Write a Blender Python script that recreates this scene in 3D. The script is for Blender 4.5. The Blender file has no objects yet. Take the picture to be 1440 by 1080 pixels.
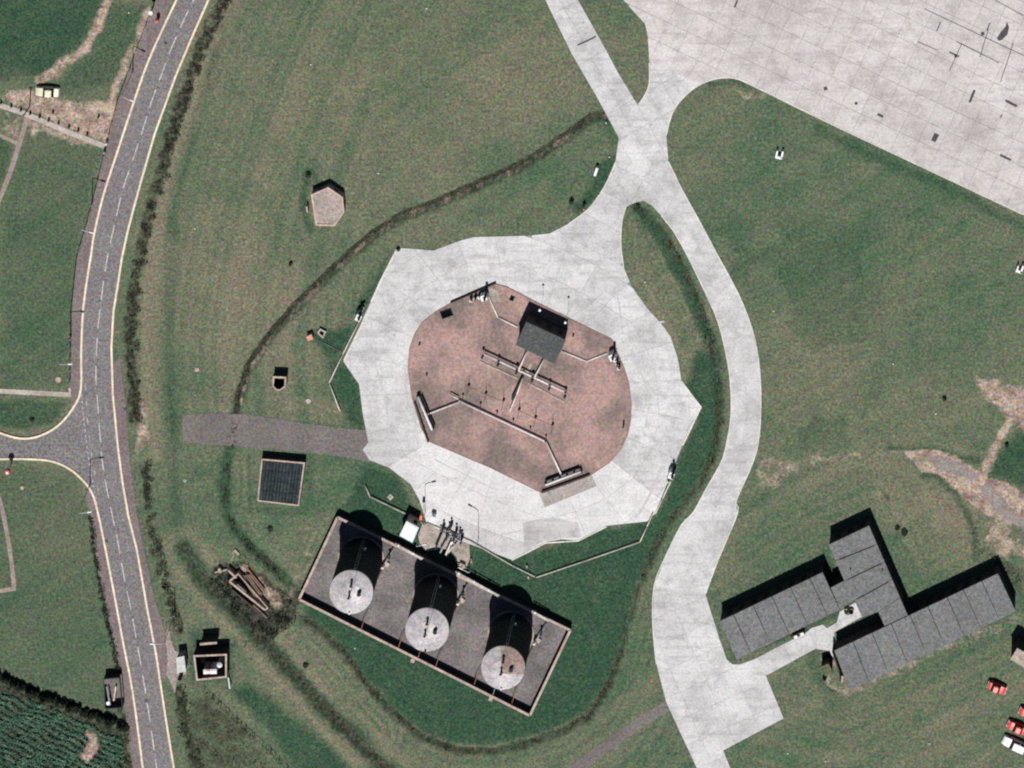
import bpy, bmesh, math, random
import numpy as np
from mathutils import Vector, Matrix
from mathutils.geometry import tessellate_polygon

R = math.radians
random.seed(7)
rng = np.random.default_rng(11)
S = bpy.context.scene
C = S.collection

# ------------------------------------------------------------------ camera
# A vertical aerial survey camera, 789 m up; the photograph is the lower left
# part of its big frame, hence the lens shift. 0.15 m of ground per photo pixel.
M_PX = 0.15
NAD = (1600.0, -2900.0)          # nadir in photo pixels
HC = 788.5
def raw(px, py):
    return ((px - 720) * M_PX, (540 - py) * M_PX)
NX, NY = raw(*NAD)
def W(px, py, z=0.0):
    """place of a point seen at photo pixel (px,py) that lies z above the ground"""
    x, y = raw(px, py)
    k = (HC - z) / HC
    return (NX + (x - NX) * k, NY + (y - NY) * k)
cam = bpy.data.cameras.new('survey_camera')
camo = bpy.data.objects.new('survey_camera', cam)
C.objects.link(camo)
camo.location = (NX, NY, HC)
cam.sensor_width = 36
cam.lens = 36 * HC / 216.0
cam.shift_x = -NX / 216.0
cam.shift_y = -NY / 216.0
cam.clip_start = 1
cam.clip_end = 9000
S.camera = camo

# ------------------------------------------------------------------ light
SUN_EL = R(60)
world = bpy.data.worlds.new('World')
S.world = world
world.use_nodes = True
wn = world.node_tree
bg = wn.nodes['Background']
sky = wn.nodes.new('ShaderNodeTexSky')
sky.sky_type = 'NISHITA'
sky.sun_disc = False
sky.sun_elevation = SUN_EL
sky.sun_rotation = math.pi
sky.air_density = 0.5
sky.dust_density = 0.3
wn.links.new(sky.outputs[0], bg.inputs[0])
bg.inputs[1].default_value = 0.05
sl = bpy.data.lights.new('sun', 'SUN')
sl.energy = 5.0
sl.angle = R(0.5)
sl.color = (1.0, 0.965, 0.93)
slo = bpy.data.objects.new('sun', sl)
C.objects.link(slo)
slo.location = (0, -100, 200)
slo.rotation_euler = (math.pi / 2 - SUN_EL, 0, 0)      # from the south, light falls to the north
S.view_settings.view_transform = 'Standard'
S.view_settings.look = 'None'
S.view_settings.exposure = 0.0
S.view_settings.gamma = 1.0
S.view_settings.use_curve_mapping = False
S.cycles.pixel_filter_type = 'BLACKMAN_HARRIS'
S.cycles.filter_width = 2.1
S.cycles.max_bounces = 4
S.cycles.use_denoising = False

# ------------------------------------------------------------------ materials
def newmat(name):
    m = bpy.data.materials.new(name)
    m.use_nodes = True
    nt = m.node_tree
    return m, nt, nt.nodes['Principled BSDF']
def nnoise(nt, vec, scale, detail=2.0, rough=0.5):
    n = nt.nodes.new('ShaderNodeTexNoise')
    n.inputs['Scale'].default_value = scale
    n.inputs['Detail'].default_value = detail
    n.inputs['Roughness'].default_value = rough
    nt.links.new(vec, n.inputs['Vector'])
    return n
def nramp(nt, fac, lo, hi, a=0.0, b=1.0):
    n = nt.nodes.new('ShaderNodeMapRange')
    n.inputs['From Min'].default_value = lo
    n.inputs['From Max'].default_value = hi
    n.inputs['To Min'].default_value = a
    n.inputs['To Max'].default_value = b
    nt.links.new(fac, n.inputs['Value'])
    return n.outputs[0]
def nmix(nt, fac, a, b, mode='MIX'):
    n = nt.nodes.new('ShaderNodeMix')
    n.data_type = 'RGBA'
    n.blend_type = mode
    def put(sock, v):
        if isinstance(v, bpy.types.NodeSocket): nt.links.new(v, sock)
        elif isinstance(v, (int, float)): sock.default_value = v
        else: sock.default_value = (*v, 1)
    put(n.inputs[0], fac); put(n.inputs[6], a); put(n.inputs[7], b)
    return n.outputs[2]
def grain(nt, pos, col, amt, scale=2.2, colour=0.6):
    """the fine colour speckle of a worn surface"""
    n = nnoise(nt, pos, scale * .85, 2.0, 0.75)
    lum = nramp(nt, n.outputs[0], 0.34, 0.66, 1 - amt * 1.55, 1 + amt * 1.55)
    c = nmix(nt, 1.0, col, lum, 'MULTIPLY')
    n2 = nnoise(nt, pos, scale * 0.55, 1.0, 0.8)
    mr = nt.nodes.new('ShaderNodeVectorMath'); mr.operation = 'MULTIPLY_ADD'
    nt.links.new(n2.outputs[1], mr.inputs[0])
    k = 4.6 * amt * colour
    mr.inputs[1].default_value = (1.6 * k, 1.0 * k, 1.4 * k)
    mr.inputs[2].default_value = (1 - .8 * k, 1 - .5 * k, 1 - .7 * k)
    return nmix(nt, 1.0, c, mr.outputs[0], 'MULTIPLY')
def mat(name, col, dark=None, big=0.05, fine=0.12, rough=0.9, objrand=0.0, metal=0.0, scale=2.2, lo=.35, hi=.65, colour=.6):
    m, nt, b = newmat(name)
    pos = nt.nodes.new('ShaderNodeNewGeometry').outputs['Position']
    dark = dark or tuple(c * 0.8 for c in col)
    n = nnoise(nt, pos, big, 5.0, 0.6)
    c = nmix(nt, nramp(nt, n.outputs[0], lo, hi), dark, col)
    c = grain(nt, pos, c, fine, scale, colour)
    if objrand:
        oi = nt.nodes.new('ShaderNodeObjectInfo')
        c = nmix(nt, 1.0, c, nramp(nt, oi.outputs['Random'], 0, 1, 1 - objrand, 1 + objrand), 'MULTIPLY')
    nt.links.new(c, b.inputs['Base Color'])
    b.inputs['Roughness'].default_value = rough
    b.inputs['Metallic'].default_value = metal
    b.inputs['Specular IOR Level'].default_value = 0.25
    return m

def concrete_mat(name, col, dark, stain, objrand, cracks=1.0):
    m, nt, b = newmat(name)
    pos = nt.nodes.new('ShaderNodeNewGeometry').outputs['Position']
    n = nnoise(nt, pos, 0.045, 6.0, 0.62)
    c = nmix(nt, nramp(nt, n.outputs[0], .36, .62), dark, col)
    # oil and tyre streaks: stretched noise along and across
    mp = nt.nodes.new('ShaderNodeMapping')
    mp.inputs['Rotation'].default_value = (0, 0, R(25))
    mp.inputs['Scale'].default_value = (0.10, 0.9, 1)
    nt.links.new(pos, mp.inputs[0])
    s = nnoise(nt, mp.outputs[0], 0.8, 4.0, 0.65)
    c = nmix(nt, nramp(nt, s.outputs[0], .52, .75, 0, .75), c, stain)
    n3 = nnoise(nt, pos, 0.33, 4.0, 0.7)
    c = nmix(nt, nramp(nt, n3.outputs[0], .52, .70, 0, .6), c, stain)
    n5 = nnoise(nt, pos, 0.12, 5.0, 0.7)
    c = nmix(nt, nramp(nt, n5.outputs[0], .48, .72, 0, .8), c, stain)
    n4 = nnoise(nt, pos, 0.7, 3.0, 0.6)
    c = nmix(nt, nramp(nt, n4.outputs[0], .66, .76, 0, .5), c, tuple(x * .45 for x in stain))
    wv = nt.nodes.new('ShaderNodeTexVoronoi'); wv.feature = 'DISTANCE_TO_EDGE'; wv.inputs['Scale'].default_value = .085
    wd = nt.nodes.new('ShaderNodeVectorMath'); wd.operation = 'MULTIPLY_ADD'; nt.links.new(n5.outputs[1], wd.inputs[0]); wd.inputs[1].default_value = (4, 4, 4); nt.links.new(pos, wd.inputs[2]); nt.links.new(wd.outputs[0], wv.inputs['Vector'])
    if cracks: c = nmix(nt, nramp(nt, wv.outputs['Distance'], .003, .012, .3 * cracks, 0), c, tuple(x * .6 for x in stain))
    if objrand:
        oi = nt.nodes.new('ShaderNodeObjectInfo')
        c = nmix(nt, 1.0, c, nramp(nt, oi.outputs['Random'], 0, 1, 1 - objrand, 1 + objrand * .6), 'MULTIPLY')
    c = grain(nt, pos, c, 0.085, 2.4, .35)
    nt.links.new(c, b.inputs['Base Color'])
    b.inputs['Roughness'].default_value = 0.9
    b.inputs['Specular IOR Level'].default_value = 0.2
    return m

MAT = {}
MAT['concrete'] = concrete_mat('pale_concrete', (.575, .573, .573), (.48, .475, .475), (.30, .292, .295), .085, .7)
MAT['newconcrete'] = concrete_mat('new_pale_concrete', (.635, .63, .63), (.55, .54, .54), (.44, .43, .43), .04, 0)
MAT['apron'] = concrete_mat('apron_concrete', (.545, .52, .51), (.46, .435, .425), (.31, .28, .275), .045, 0)
MAT['oldslab'] = concrete_mat('old_slab', (.50, .49, .485), (.42, .41, .41), (.27, .26, .26), .02)
MAT['joint'] = mat('joint_filler', (.27, .25, .24), big=.2, fine=.15)
MAT['tar'] = mat('tar_repair', (.07, .065, .07), big=.4, fine=.2)
MAT['asphalt'] = mat('worn_asphalt', (.182, .170, .172), (.150, .141, .143), .12, .28, scale=2.6, colour=.7)
MAT['footway'] = mat('footway_asphalt', (.185, .148, .148), (.145, .12, .12), .15, .2, colour=.6)
MAT['old_track'] = mat('old_tarmac', (.16, .143, .136), (.122, .112, .106), .12, .2, colour=.8)
MAT['kerb'] = mat('cream_kerb', (.74, .64, .49), (.60, .50, .38), .3, .12)
MAT['white_kerb'] = mat('white_kerb', (.70, .68, .62), (.5, .47, .42), .3, .1)
MAT['paint'] = mat('road_paint', (.52, .52, .52), (.36, .35, .35), .8, .2)
MAT['brick'] = mat('pink_brick_paving', (.345, .228, .206), (.172, .135, .122), .085, .15, lo=.41, hi=.58, scale=2.0, colour=.75)
MAT['burn'] = mat('soot_stain', (.20, .15, .132), (.27, .19, .168), .5, .15, lo=.35, hi=.65)
MAT['path'] = mat('pale_path', (.46, .42, .38), (.32, .27, .24), .25, .15)
MAT['pinkpath'] = mat('pink_path', (.30, .23, .21), (.22, .18, .16), .25, .2)
MAT['pad'] = mat('beige_pad', (.42, .36, .31), (.25, .21, .19), .25, .15)
MAT['bund_floor'] = mat('bund_floor', (.18, .160, .157), (.105, .100, .098), .16, .2, colour=.7, lo=.38, hi=.60)
MAT['coping'] = mat('coping_brick', (.46, .37, .32), (.34, .26, .22), .5, .15)
MAT['wallbrick'] = mat('shade_dark_brick', (.050, .042, .040), (.035, .030, .028), .5, .2)  # near-black: the deep shade on the walls is put into the colour
MAT['roofgrey'] = mat('roof_felt_grey', (.163, .168, .168), (.135, .140, .140), .15, .22, objrand=.05, scale=2.5, colour=.5)
MAT['rooflead'] = mat('roof_joint_lead', (.16, .16, .165), big=.3, fine=.15)
MAT['roofdark'] = mat('roof_sheet_dark', (.078, .087, .087), (.062, .069, .069), .15, .25, scale=2.2)
MAT['reservoir'] = mat('dark_panel', (.028, .040, .045), (.02, .03, .032), .3, .3, objrand=.2)
MAT['tankroof'] = mat('tank_roof_plate', (.52, .495, .50), (.36, .335, .34), .35, .15, rough=.4, objrand=.04)
tb = MAT['tankroof'].node_tree.nodes['Principled BSDF']; tb.inputs['Metallic'].default_value = .15; tb.inputs['Roughness'].default_value = .5; tb.inputs['Specular IOR Level'].default_value = .5
MAT['tankrust'] = mat('rusty_plate', (.27, .18, .15), (.36, .29, .26), .5, .2, objrand=.05)
MAT['tankwall'] = mat('tank_wall', (.020, .028, .026), big=.3, fine=.1)  # shell darkened, its shaded side is painted into the colour
MAT['white'] = mat('white_paint', (.80, .80, .80), (.66, .66, .66), .5, .06, rough=.6)
MAT['bluewhite'] = mat('bluewhite_roof', (.68, .74, .80), (.58, .64, .70), .3, .06, rough=.6)
MAT['cream'] = mat('cream_pipe', (.66, .60, .54), (.5, .44, .38), .5, .12)
MAT['pipewhite'] = mat('pipe_white', (.74, .70, .67), (.58, .53, .5), .5, .1)
MAT['rustpipe'] = mat('rust_pipe', (.30, .15, .11), big=.5, fine=.2)
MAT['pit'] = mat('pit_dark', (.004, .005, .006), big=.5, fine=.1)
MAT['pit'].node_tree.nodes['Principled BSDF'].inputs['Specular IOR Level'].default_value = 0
MAT['dark'] = mat('dark_metal', (.022, .026, .034), big=.5, fine=.1, rough=.8)
MAT['grey'] = mat('grey_steel', (.32, .33, .35), big=.5, fine=.1, rough=.6)
MAT['lampgrey'] = mat('galvanised', (.52, .53, .54), big=.5, fine=.06, rough=.5)
MAT['wood'] = mat('old_timber', (.21, .15, .12), (.14, .10, .08), .5, .2)
MAT['woodpost'] = mat('dark_timber', (.07, .055, .045), big=.5, fine=.2)
MAT['orange'] = mat('orange_paint', (.75, .16, .08), big=.5, fine=.08, rough=.6)
MAT['salmon'] = mat('salmon_paint', (.62, .28, .20), big=.5, fine=.08, rough=.6)
MAT['carred'] = mat('car_red', (.62, .055, .04), big=.5, fine=.04, rough=.35)
MAT['carwhite'] = mat('car_white', (.78, .77, .76), big=.5, fine=.04, rough=.35)
MAT['caryellow'] = mat('car_primrose', (.68, .67, .47), big=.5, fine=.04, rough=.4)
MAT['glass'] = mat('car_glass', (.02, .025, .03), big=.5, fine=.02, rough=.1)
MAT['tyre'] = mat('tyre_rubber', (.02, .02, .02), big=.5, fine=.05)
MAT['hub'] = mat('hub_cap', (.5, .5, .5), big=.5, fine=.05, rough=.4)
MAT['gravelgrey'] = mat('grey_gravel', (.26, .222, .21), (.19, .165, .16), .3, .2)
MAT['palestone'] = mat('pale_stone', (.62, .60, .58), big=.5, fine=.1)

def leaf_mat(name, a, b2):
    m, nt, b = newmat(name)
    pos = nt.nodes.new('ShaderNodeNewGeometry').outputs['Position']
    n = nnoise(nt, pos, 0.5, 4.0, 0.7)
    c = nmix(nt, nramp(nt, n.outputs[0], .38, .62), a, b2)
    c = grain(nt, pos, c, .3, 2.5, .7)
    nt.links.new(c, b.inputs['Base Color'])
    b.inputs['Roughness'].default_value = .8
    b.inputs['Specular IOR Level'].default_value = 0.15
    return m
MAT['bramble'] = leaf_mat('bramble_leaf', (.046, .034, .028), (.020, .036, .022))
MAT['reed'] = leaf_mat('dry_reed', (.12, .085, .06), (.055, .06, .038))
MAT['hedge'] = leaf_mat('hedge_leaf', (.024, .036, .020), (.036, .055, .028))
MAT['darkhedge'] = leaf_mat('dark_hedge_leaf', (.012, .018, .012), (.022, .032, .019))
MAT['crop'] = leaf_mat('crop_leaf', (.032, .10, .062), (.10, .19, .125))
MAT['tuft'] = leaf_mat('rank_grass', (.045, .085, .045), (.13, .12, .07))

# ------------------------------------------------------------------ mesh helpers
class MB:
    def __init__(s): s.v = []; s.f = []
    def add(s, vs, fs):
        o = len(s.v); s.v += [tuple(v) for v in vs]; s.f += [tuple(o + i for i in f) for f in fs]; return s
    def box(s, cx, cy, z0, z1, sx, sy, rot=0.0, taper=1.0):
        c, n = math.cos(rot), math.sin(rot); vs = []
        for z, k in ((z0, 1), (z1, taper)):
            for ux, uy in ((-1, -1), (1, -1), (1, 1), (-1, 1)):
                x, y = ux * sx / 2 * k, uy * sy / 2 * k
                vs.append((cx + x * c - y * n, cy + x * n + y * c, z))
        return s.add(vs, [(3, 2, 1, 0), (4, 5, 6, 7), (0, 1, 5, 4), (1, 2, 6, 5), (2, 3, 7, 6), (3, 0, 4, 7)])
    def prism(s, pts, z0, z1, bottom=False):
        n = len(pts)
        a = sum(pts[i][0] * pts[(i + 1) % n][1] - pts[(i + 1) % n][0] * pts[i][1] for i in range(n))
        if a < 0: pts = pts[::-1]
        vs = [(p[0], p[1], z0) for p in pts] + [(p[0], p[1], z1) for p in pts]
        tri = tessellate_polygon([[Vector((p[0], p[1], 0)) for p in pts]])
        fs = []
        for t in tri:
            p, q, r = (pts[i] for i in t)
            ar = (q[0] - p[0]) * (r[1] - p[1]) - (q[1] - p[1]) * (r[0] - p[0])
            if abs(ar) < 1e-9: continue
            t = t if ar > 0 else t[::-1]
            fs.append(tuple(n + i for i in t))
            if bottom: fs.append(tuple(reversed(t)))
        if z1 > z0: fs += [(i, (i + 1) % n, n + (i + 1) % n, n + i) for i in range(n)]
        return s.add(vs, fs)
    def cyl(s, cx, cy, z0, z1, r0, r1=None, n=12, cap=True, rot=0):
        r1 = r0 if r1 is None else r1
        vs = [(cx + r * math.cos(2 * math.pi * i / n + rot), cy + r * math.sin(2 * math.pi * i / n + rot), z) for z, r in ((z0, r0), (z1, r1)) for i in range(n)]
        fs = [(i, (i + 1) % n, n + (i + 1) % n, n + i) for i in range(n)]
        if cap: fs.append(tuple(n + i for i in range(n)))
        return s.add(vs, fs)
    def tube(s, pts, r, n=6):
        pts = [Vector(p) for p in pts]; vs = []; fs = []
        for i, p in enumerate(pts):
            a = pts[max(i - 1, 0)]; b = pts[min(i + 1, len(pts) - 1)]
            d = (b - a).normalized()
            u = d.cross(Vector((0, 0, 1)))
            if u.length < 1e-3: u = Vector((1, 0, 0))
            u.normalize(); w = u.cross(d)
            for k in range(n):
                t = 2 * math.pi * k / n
                vs.append(p + r * (math.cos(t) * u + math.sin(t) * w))
        for i in range(len(pts) - 1):
            for k in range(n):
                a = i * n + k; b = i * n + (k + 1) % n
                fs.append((a, b, b + n, a + n))
        fs.append(tuple(range(n - 1, -1, -1))); fs.append(tuple((len(pts) - 1) * n + k for k in range(n)))
        return s.add(vs, fs)
    def build(s, name, m, parent=None, smooth=False, kind=None, loc=None):
        me = bpy.data.meshes.new(name)
        off = Vector((0, 0, 0))
        if parent is not None and loc is None: off = world_loc(parent)
        elif loc is not None: off = Vector(loc)
        me.from_pydata([(v[0] - off.x, v[1] - off.y, v[2] - off.z) for v in s.v], [], s.f)
        me.materials.append(MAT[m] if isinstance(m, str) else m)
        if smooth: me.polygons.foreach_set('use_smooth', [True] * len(me.polygons))
        me.update()
        o = bpy.data.objects.new(name, me)
        C.objects.link(o)
        if parent is not None: o.parent = parent
        elif loc is not None: o.location = loc
        if kind: o['kind'] = kind
        return o
def world_loc(o):
    v = Vector((0, 0, 0))
    while o is not None:
        v = v + o.location; o = o.parent
    return v
def tag(o, label, cat, group=None):
    o['label'] = label; o['category'] = cat
    if group: o['group'] = group
    return o
def thing(name, label, cat, x, y, z=0.0, group=None, rot=0.0):
    o = bpy.data.objects.new(name, None)
    C.objects.link(o)
    o.empty_display_size = .5
    o.location = (x, y, z); o.rotation_euler = (0, 0, rot)
    return tag(o, label, cat, group)
def copy_tree(o, parent=None):
    c = o.copy(); C.objects.link(c)
    if parent is not None: c.parent = parent
    for ch in list(o.children): copy_tree(ch, c)
    return c
def sheet(name, px_pts, z, m, thick=0.0, kind='structure', parent=None):
    b = MB(); b.prism([W(x, y, z) for x, y in px_pts], z - thick, z)
    return b.build(name, m, parent, kind=kind)
def offset_line(pts, d):
    """polyline moved d to its left"""
    out = []
    for i in range(len(pts)):
        a = Vector(pts[max(i - 1, 0)]); b = Vector(pts[min(i + 1, len(pts) - 1)])
        t = (b - a).normalized()
        out.append((pts[i][0] - t.y * d, pts[i][1] + t.x * d))
    return out
def smooth_line(pts, sub=4):
    out = []
    P = [Vector(p) for p in pts]
    for i in range(len(P) - 1):
        p0 = P[max(i - 1, 0)]; p1 = P[i]; p2 = P[i + 1]; p3 = P[min(i + 2, len(P) - 1)]
        for k in range(sub):
            t = k / sub
            q = .5 * ((2 * p1) + (p2 - p0) * t + (2 * p0 - 5 * p1 + 4 * p2 - p3) * t * t + (3 * p1 - p0 - 3 * p2 + p3) * t ** 3)
            out.append((q.x, q.y))
    out.append((P[-1].x, P[-1].y))
    return out
def strip(name, pts, w, z, m, z0=None, kind='structure', parent=None):
    """a ribbon of width w along world points"""
    l = offset_line(pts, w / 2); r = offset_line(pts, -w / 2)
    b = MB(); n = len(pts)
    z0 = z if z0 is None else z0
    vs = [(*p, z) for p in l] + [(*p, z) for p in r]
    fs = [(n + i, n + i + 1, i + 1, i) for i in range(n - 1)]
    if z0 < z:
        vs += [(*p, z0) for p in l] + [(*p, z0) for p in r]
        for i in range(n - 1):
            fs.append((i, i + 1, 2 * n + i + 1, 2 * n + i))
            fs.append((3 * n + i, 3 * n + i + 1, n + i + 1, n + i))
        fs.append((0, 2 * n, 3 * n, n)); fs.append((2 * n - 1, 4 * n - 1, 3 * n - 1, n - 1))
    b.add(vs, fs)
    return b.build(name, m, parent, kind=kind)
def PW(pts, z=0.0): return [W(x, y, z) for x, y in pts]
def resample(pts, step):
    out = [pts[0]]; acc = 0
    for i in range(len(pts) - 1):
        a = Vector(pts[i]); b = Vector(pts[i + 1]); L = (b - a).length
        if L == 0: continue
        t = step - acc
        while t <= L:
            q = a + (b - a) * (t / L); out.append((q.x, q.y)); t += step
        acc = L - (t - step)
    return out
def clip(subject, clipper):
    """Sutherland-Hodgman, clipper convex and counter-clockwise"""
    out = subject
    n = len(clipper)
    for i in range(n):
        a = clipper[i]; b = clipper[(i + 1) % n]
        def side(p): return (b[0] - a[0]) * (p[1] - a[1]) - (b[1] - a[1]) * (p[0] - a[0])
        inp = out; out = []
        if not inp: return []
        for k in range(len(inp)):
            p = inp[k - 1]; q = inp[k]; sp = side(p); sq = side(q)
            if sq >= 0:
                if sp < 0: t = sp / (sp - sq); out.append((p[0] + (q[0] - p[0]) * t, p[1] + (q[1] - p[1]) * t))
                out.append(q)
            elif sp >= 0:
                t = sp / (sp - sq); out.append((p[0] + (q[0] - p[0]) * t, p[1] + (q[1] - p[1]) * t))
    return out
def area(p):
    return .5 * sum(p[i][0] * p[(i + 1) % len(p)][1] - p[(i + 1) % len(p)][0] * p[i][1] for i in range(len(p)))
def ccw(p): return p if area(p) > 0 else p[::-1]
def inset(quad, g):
    q = ccw(quad); n = len(q); out = []
    for i in range(n):
        p = Vector(q[i]); a = (Vector(q[i - 1]) - p); b = (Vector(q[(i + 1) % n]) - p)
        if a.length < 1e-6 or b.length < 1e-6: out.append(q[i]); continue
        a.normalize(); b.normalize()
        out.append(tuple(p + (a + b) * g))
    return out
def inside(x, y, poly):
    r = False; n = len(poly)
    for i in range(n):
        x1, y1 = poly[i]; x2, y2 = poly[i - 1]
        if (y1 > y) != (y2 > y) and x < (x2 - x1) * (y - y1) / (y2 - y1) + x1: r = not r
    return r

# ------------------------------------------------------------------ outlines (photo pixels)
ROAD_R = [(338,-90),(315,-45),(293,0),(270,52),(247,107),(218,187),(197,260),(181,320),(172,360),(167,393),(160,437),(157,487),(159,553),(166,627),(173,680),(181,725),(193,773),(207,853),(220,920),(233,1007),(245,1080),(256,1140),(264,1190)]
ROAD_L_TOP = [(288,-90),(268,-45),(248,0),(229,40),(207,90),(187,147),(163,220),(146,273),(133,327),(128,360),(118,427),(114.5,493),(114,547),(103,573),(83,597),(57,612),(30,616),(0,608),(-40,592),(-120,560)]
ROAD_L_BOT = [(-120,655),(-40,648),(0,645),(43,645),(73,648),(97,658),(117,675),(130,693),(138,720),(147,763),(162,840),(173,900),(187,973),(200,1070),(208,1140),(213,1190)]
FOOT_W_TOP = [(258,-90),(238,-45),(219,0),(200,53),(167,140),(147,217),(127,300),(109,360),(101,437),(99.5,547)]
FOOT_W_BOT = [(118,690),(127,720),(137,800),(153,873),(167,933),(177,1007),(187,1080),(195,1140),(200,1190)]
FOOT_E = [(168,500),(176,560),(182,640),(192,720),(203,775),(217,840),(231,885),(236,930),(232,960)]

OVAL = [(697,399),(713,403),(755,425),(800,447),(832,463),(861,477),(868,495),(877,515),(884,537),(888,567),(887,590),(883,610),(874,630),(857,650),(830,668),(797,681),(763,693),(690,657),(603,620),(592,600),(580,560),(574,520),(576,490),(583,470),(594,453),(613,438),(640,423),(668,408)]
RING = [(558,348),(610,352),(647,338),(667,333),(713,332),(745,331),(773,328),(877,375),(888,402),(910,433),(930,455),(943,473),(953,503),(958,533),(985,572),(960,625),(938,680),(921,722),(910,733),(880,736),(853,739),(830,752),(813,760),(790,758),(767,762),(742,776),(720,787),(640,757),(600,735),(590,703),(578,681),(547,657),(520,647),(510,632),(518,622),(510,580),(505,540),(483,508),(498,477),(512,445),(535,395)]
THROAT = [(773,328),(800,314),(828,293),(850,262),(866,225),(940,227),(905,282),(892,285),(880,291),(875,310),(873,340),(877,375)]
CURVE_IN = [(905,282),(917,289),(930,303),(948,326),(967,360),(990,407),(1010,453),(1023,507),(1028,553),(1027,593),(1017,643),(993,687),(975,720),(958,738),(937,780),(920,823),(918,880),(923,933),(937,987),(960,1037),(980,1080),(1005,1140)]
CURVE_OUT = [(940,227),(948,243),(960,268),(985,313),(1010,360),(1037,410),(1057,460),(1067,507),(1070,557),(1068,610),(1060,647),(1040,693),(1035,707),(1037,722),(1010,787),(992,835)]
PAD = [(992,835),(1010,893),(1022,927),(1030,934),(1040,934),(1060,927),(1093,910),(1133,890),(1141,883),(1157,878),(1163,883),(1177,875),(1181,860),(1203,847),(1212,867),(1173,889),(1176,912),(1172,924),(1164,915),(1147,912),(1130,921),(1077,950),(1102,1010),(1017,1055),(1027,1080),(1052,1140)]
CURVE = CURVE_IN + PAD[::-1] + CURVE_OUT[::-1][1:]
STRIPB = [(731,-60),(767,0),(805,77),(840,137),(870,193),(866,225),(940,227),(937,190),(945,160),(960,137),(982,119),(1009,110),(990,100),(915,86),(913,117),(907,133),(897,147),(868,100),(845,56),(813,0),(779,-60)]
APRON = [(830,-60),(850,-25),(877,0),(893,18),(907,33),(911,50),(913,83),(913,117),(1009,110),(1033,110),(1060,121),(1160,170),(1300,236),(1440,302),(1540,350),(1560,-60)]
SPURSE = [(520,640),(510,632)]

# ------------------------------------------------------------------ ground
def dist_poly(X, Y, pts, closed=False):
    D = np.full(X.shape, 1e9)
    n = len(pts)
    for i in range(n if closed else n - 1):
        x1, y1 = pts[i]; x2, y2 = pts[(i + 1) % n]
        dx, dy = x2 - x1, y2 - y1; L = dx * dx + dy * dy
        if L == 0: continue
        t = np.clip(((X - x1) * dx + (Y - y1) * dy) / L, 0, 1)
        D = np.minimum(D, np.hypot(X - x1 - t * dx, Y - y1 - t * dy))
    return D
def in_poly(X, Y, poly):
    r = np.zeros(X.shape, bool); n = len(poly)
    for i in range(n):
        x1, y1 = poly[i]; x2, y2 = poly[i - 1]
        if y1 == y2: continue
        c = ((y1 > Y) != (y2 > Y)) & (X < (x2 - x1) * (Y - y1) / (y2 - y1) + x1)
        r ^= c
    return r
def soft(X, Y, poly, e):
    d = dist_poly(X, Y, poly, True); s = np.where(in_poly(X, Y, poly), d, -d)
    return np.clip(s / e * .5 + .5, 0, 1)
def noise1(d, scale, seed):
    r = np.random.default_rng(seed).random(4096)
    u = np.abs(d) / scale; i = np.floor(u).astype(int) % 4095; f = u - np.floor(u)
    f = f * f * (3 - 2 * f)
    return r[i] * (1 - f) + r[i + 1] * f
def noise2(X, Y, scale, seed):
    r = np.random.default_rng(seed).random((256, 256))
    u = X / scale + 1000.; v = Y / scale + 1000.
    i = np.floor(u).astype(int); j = np.floor(v).astype(int); fu = u - i; fv = v - j
    fu = fu * fu * (3 - 2 * fu); fv = fv * fv * (3 - 2 * fv); i %= 255; j %= 255
    return (r[i, j] * (1 - fu) + r[i + 1, j] * fu) * (1 - fv) + (r[i, j + 1] * (1 - fu) + r[i + 1, j + 1] * fu) * fv
def fbm(X, Y, scale, seed):
    return (noise2(X, Y, scale, seed) + .5 * noise2(X, Y, scale / 2, seed + 1) + .25 * noise2(X, Y, scale / 4, seed + 2)) / 1.75

DITCH_A = [(868,170),(850,162),(832,166),(790,197),(743,228),(700,248),(660,266),(610,288),(570,302),(530,328),(490,360),(450,398),(410,438),(378,475),(350,515),(338,555),(331,590),(328,612)]
DITCH_A2 = [(326,622),(318,650),(316,690),(320,725),(335,748),(355,772),(380,795),(408,822),(425,838)]
DITCH_B = [(425,870),(455,890),(485,918),(510,955),(545,995),(590,1035),(640,1055),(690,1057),(740,1045),(790,1030),(830,1005),(855,965),(868,930),(880,880),(900,820),(925,760),(955,715),(985,680),(1003,640),(1012,590),(1010,530),(1003,490),(985,430),(962,380),(940,340),(915,305),(895,290)]
STRIP_DK = [(258,770),(275,800),(305,835),(350,880),(400,935),(450,990),(500,1040),(545,1085),(575,1115)]

inner = 0.55
xs = np.concatenate([-np.geomspace(4000, 125, 16), np.arange(-122, 122.01, inner), np.geomspace(125, 4000, 16)])
ys = np.concatenate([-np.geomspace(4000, 98, 16), np.arange(-95, 95.01, inner), np.geomspace(98, 4000, 16)])
GX, GY = np.meshgrid(xs, ys, indexing='ij')
PX = GX / M_PX + 720; PY = 540 - GY / M_PX          # photo pixels of every ground point
wob = (fbm(PX, PY, 28, 5) - .5) * 14
WX = PX + wob; WY = PY + (fbm(PX, PY, 28, 9) - .5) * 14
RX = PX + (fbm(PX, PY, 9, 70) - .5) * 13; RY = PY + (fbm(PX, PY, 9, 74) - .5) * 13
rough_n = np.clip((fbm(PX, PY, 8, 78) - .3) * 2.6, .15, 1.15)
lush = np.zeros(PX.shape); bare = np.zeros(PX.shape); scrub = np.zeros(PX.shape); dry = np.zeros(PX.shape)
def mx(a, b): np.maximum(a, b, out=a)
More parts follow.
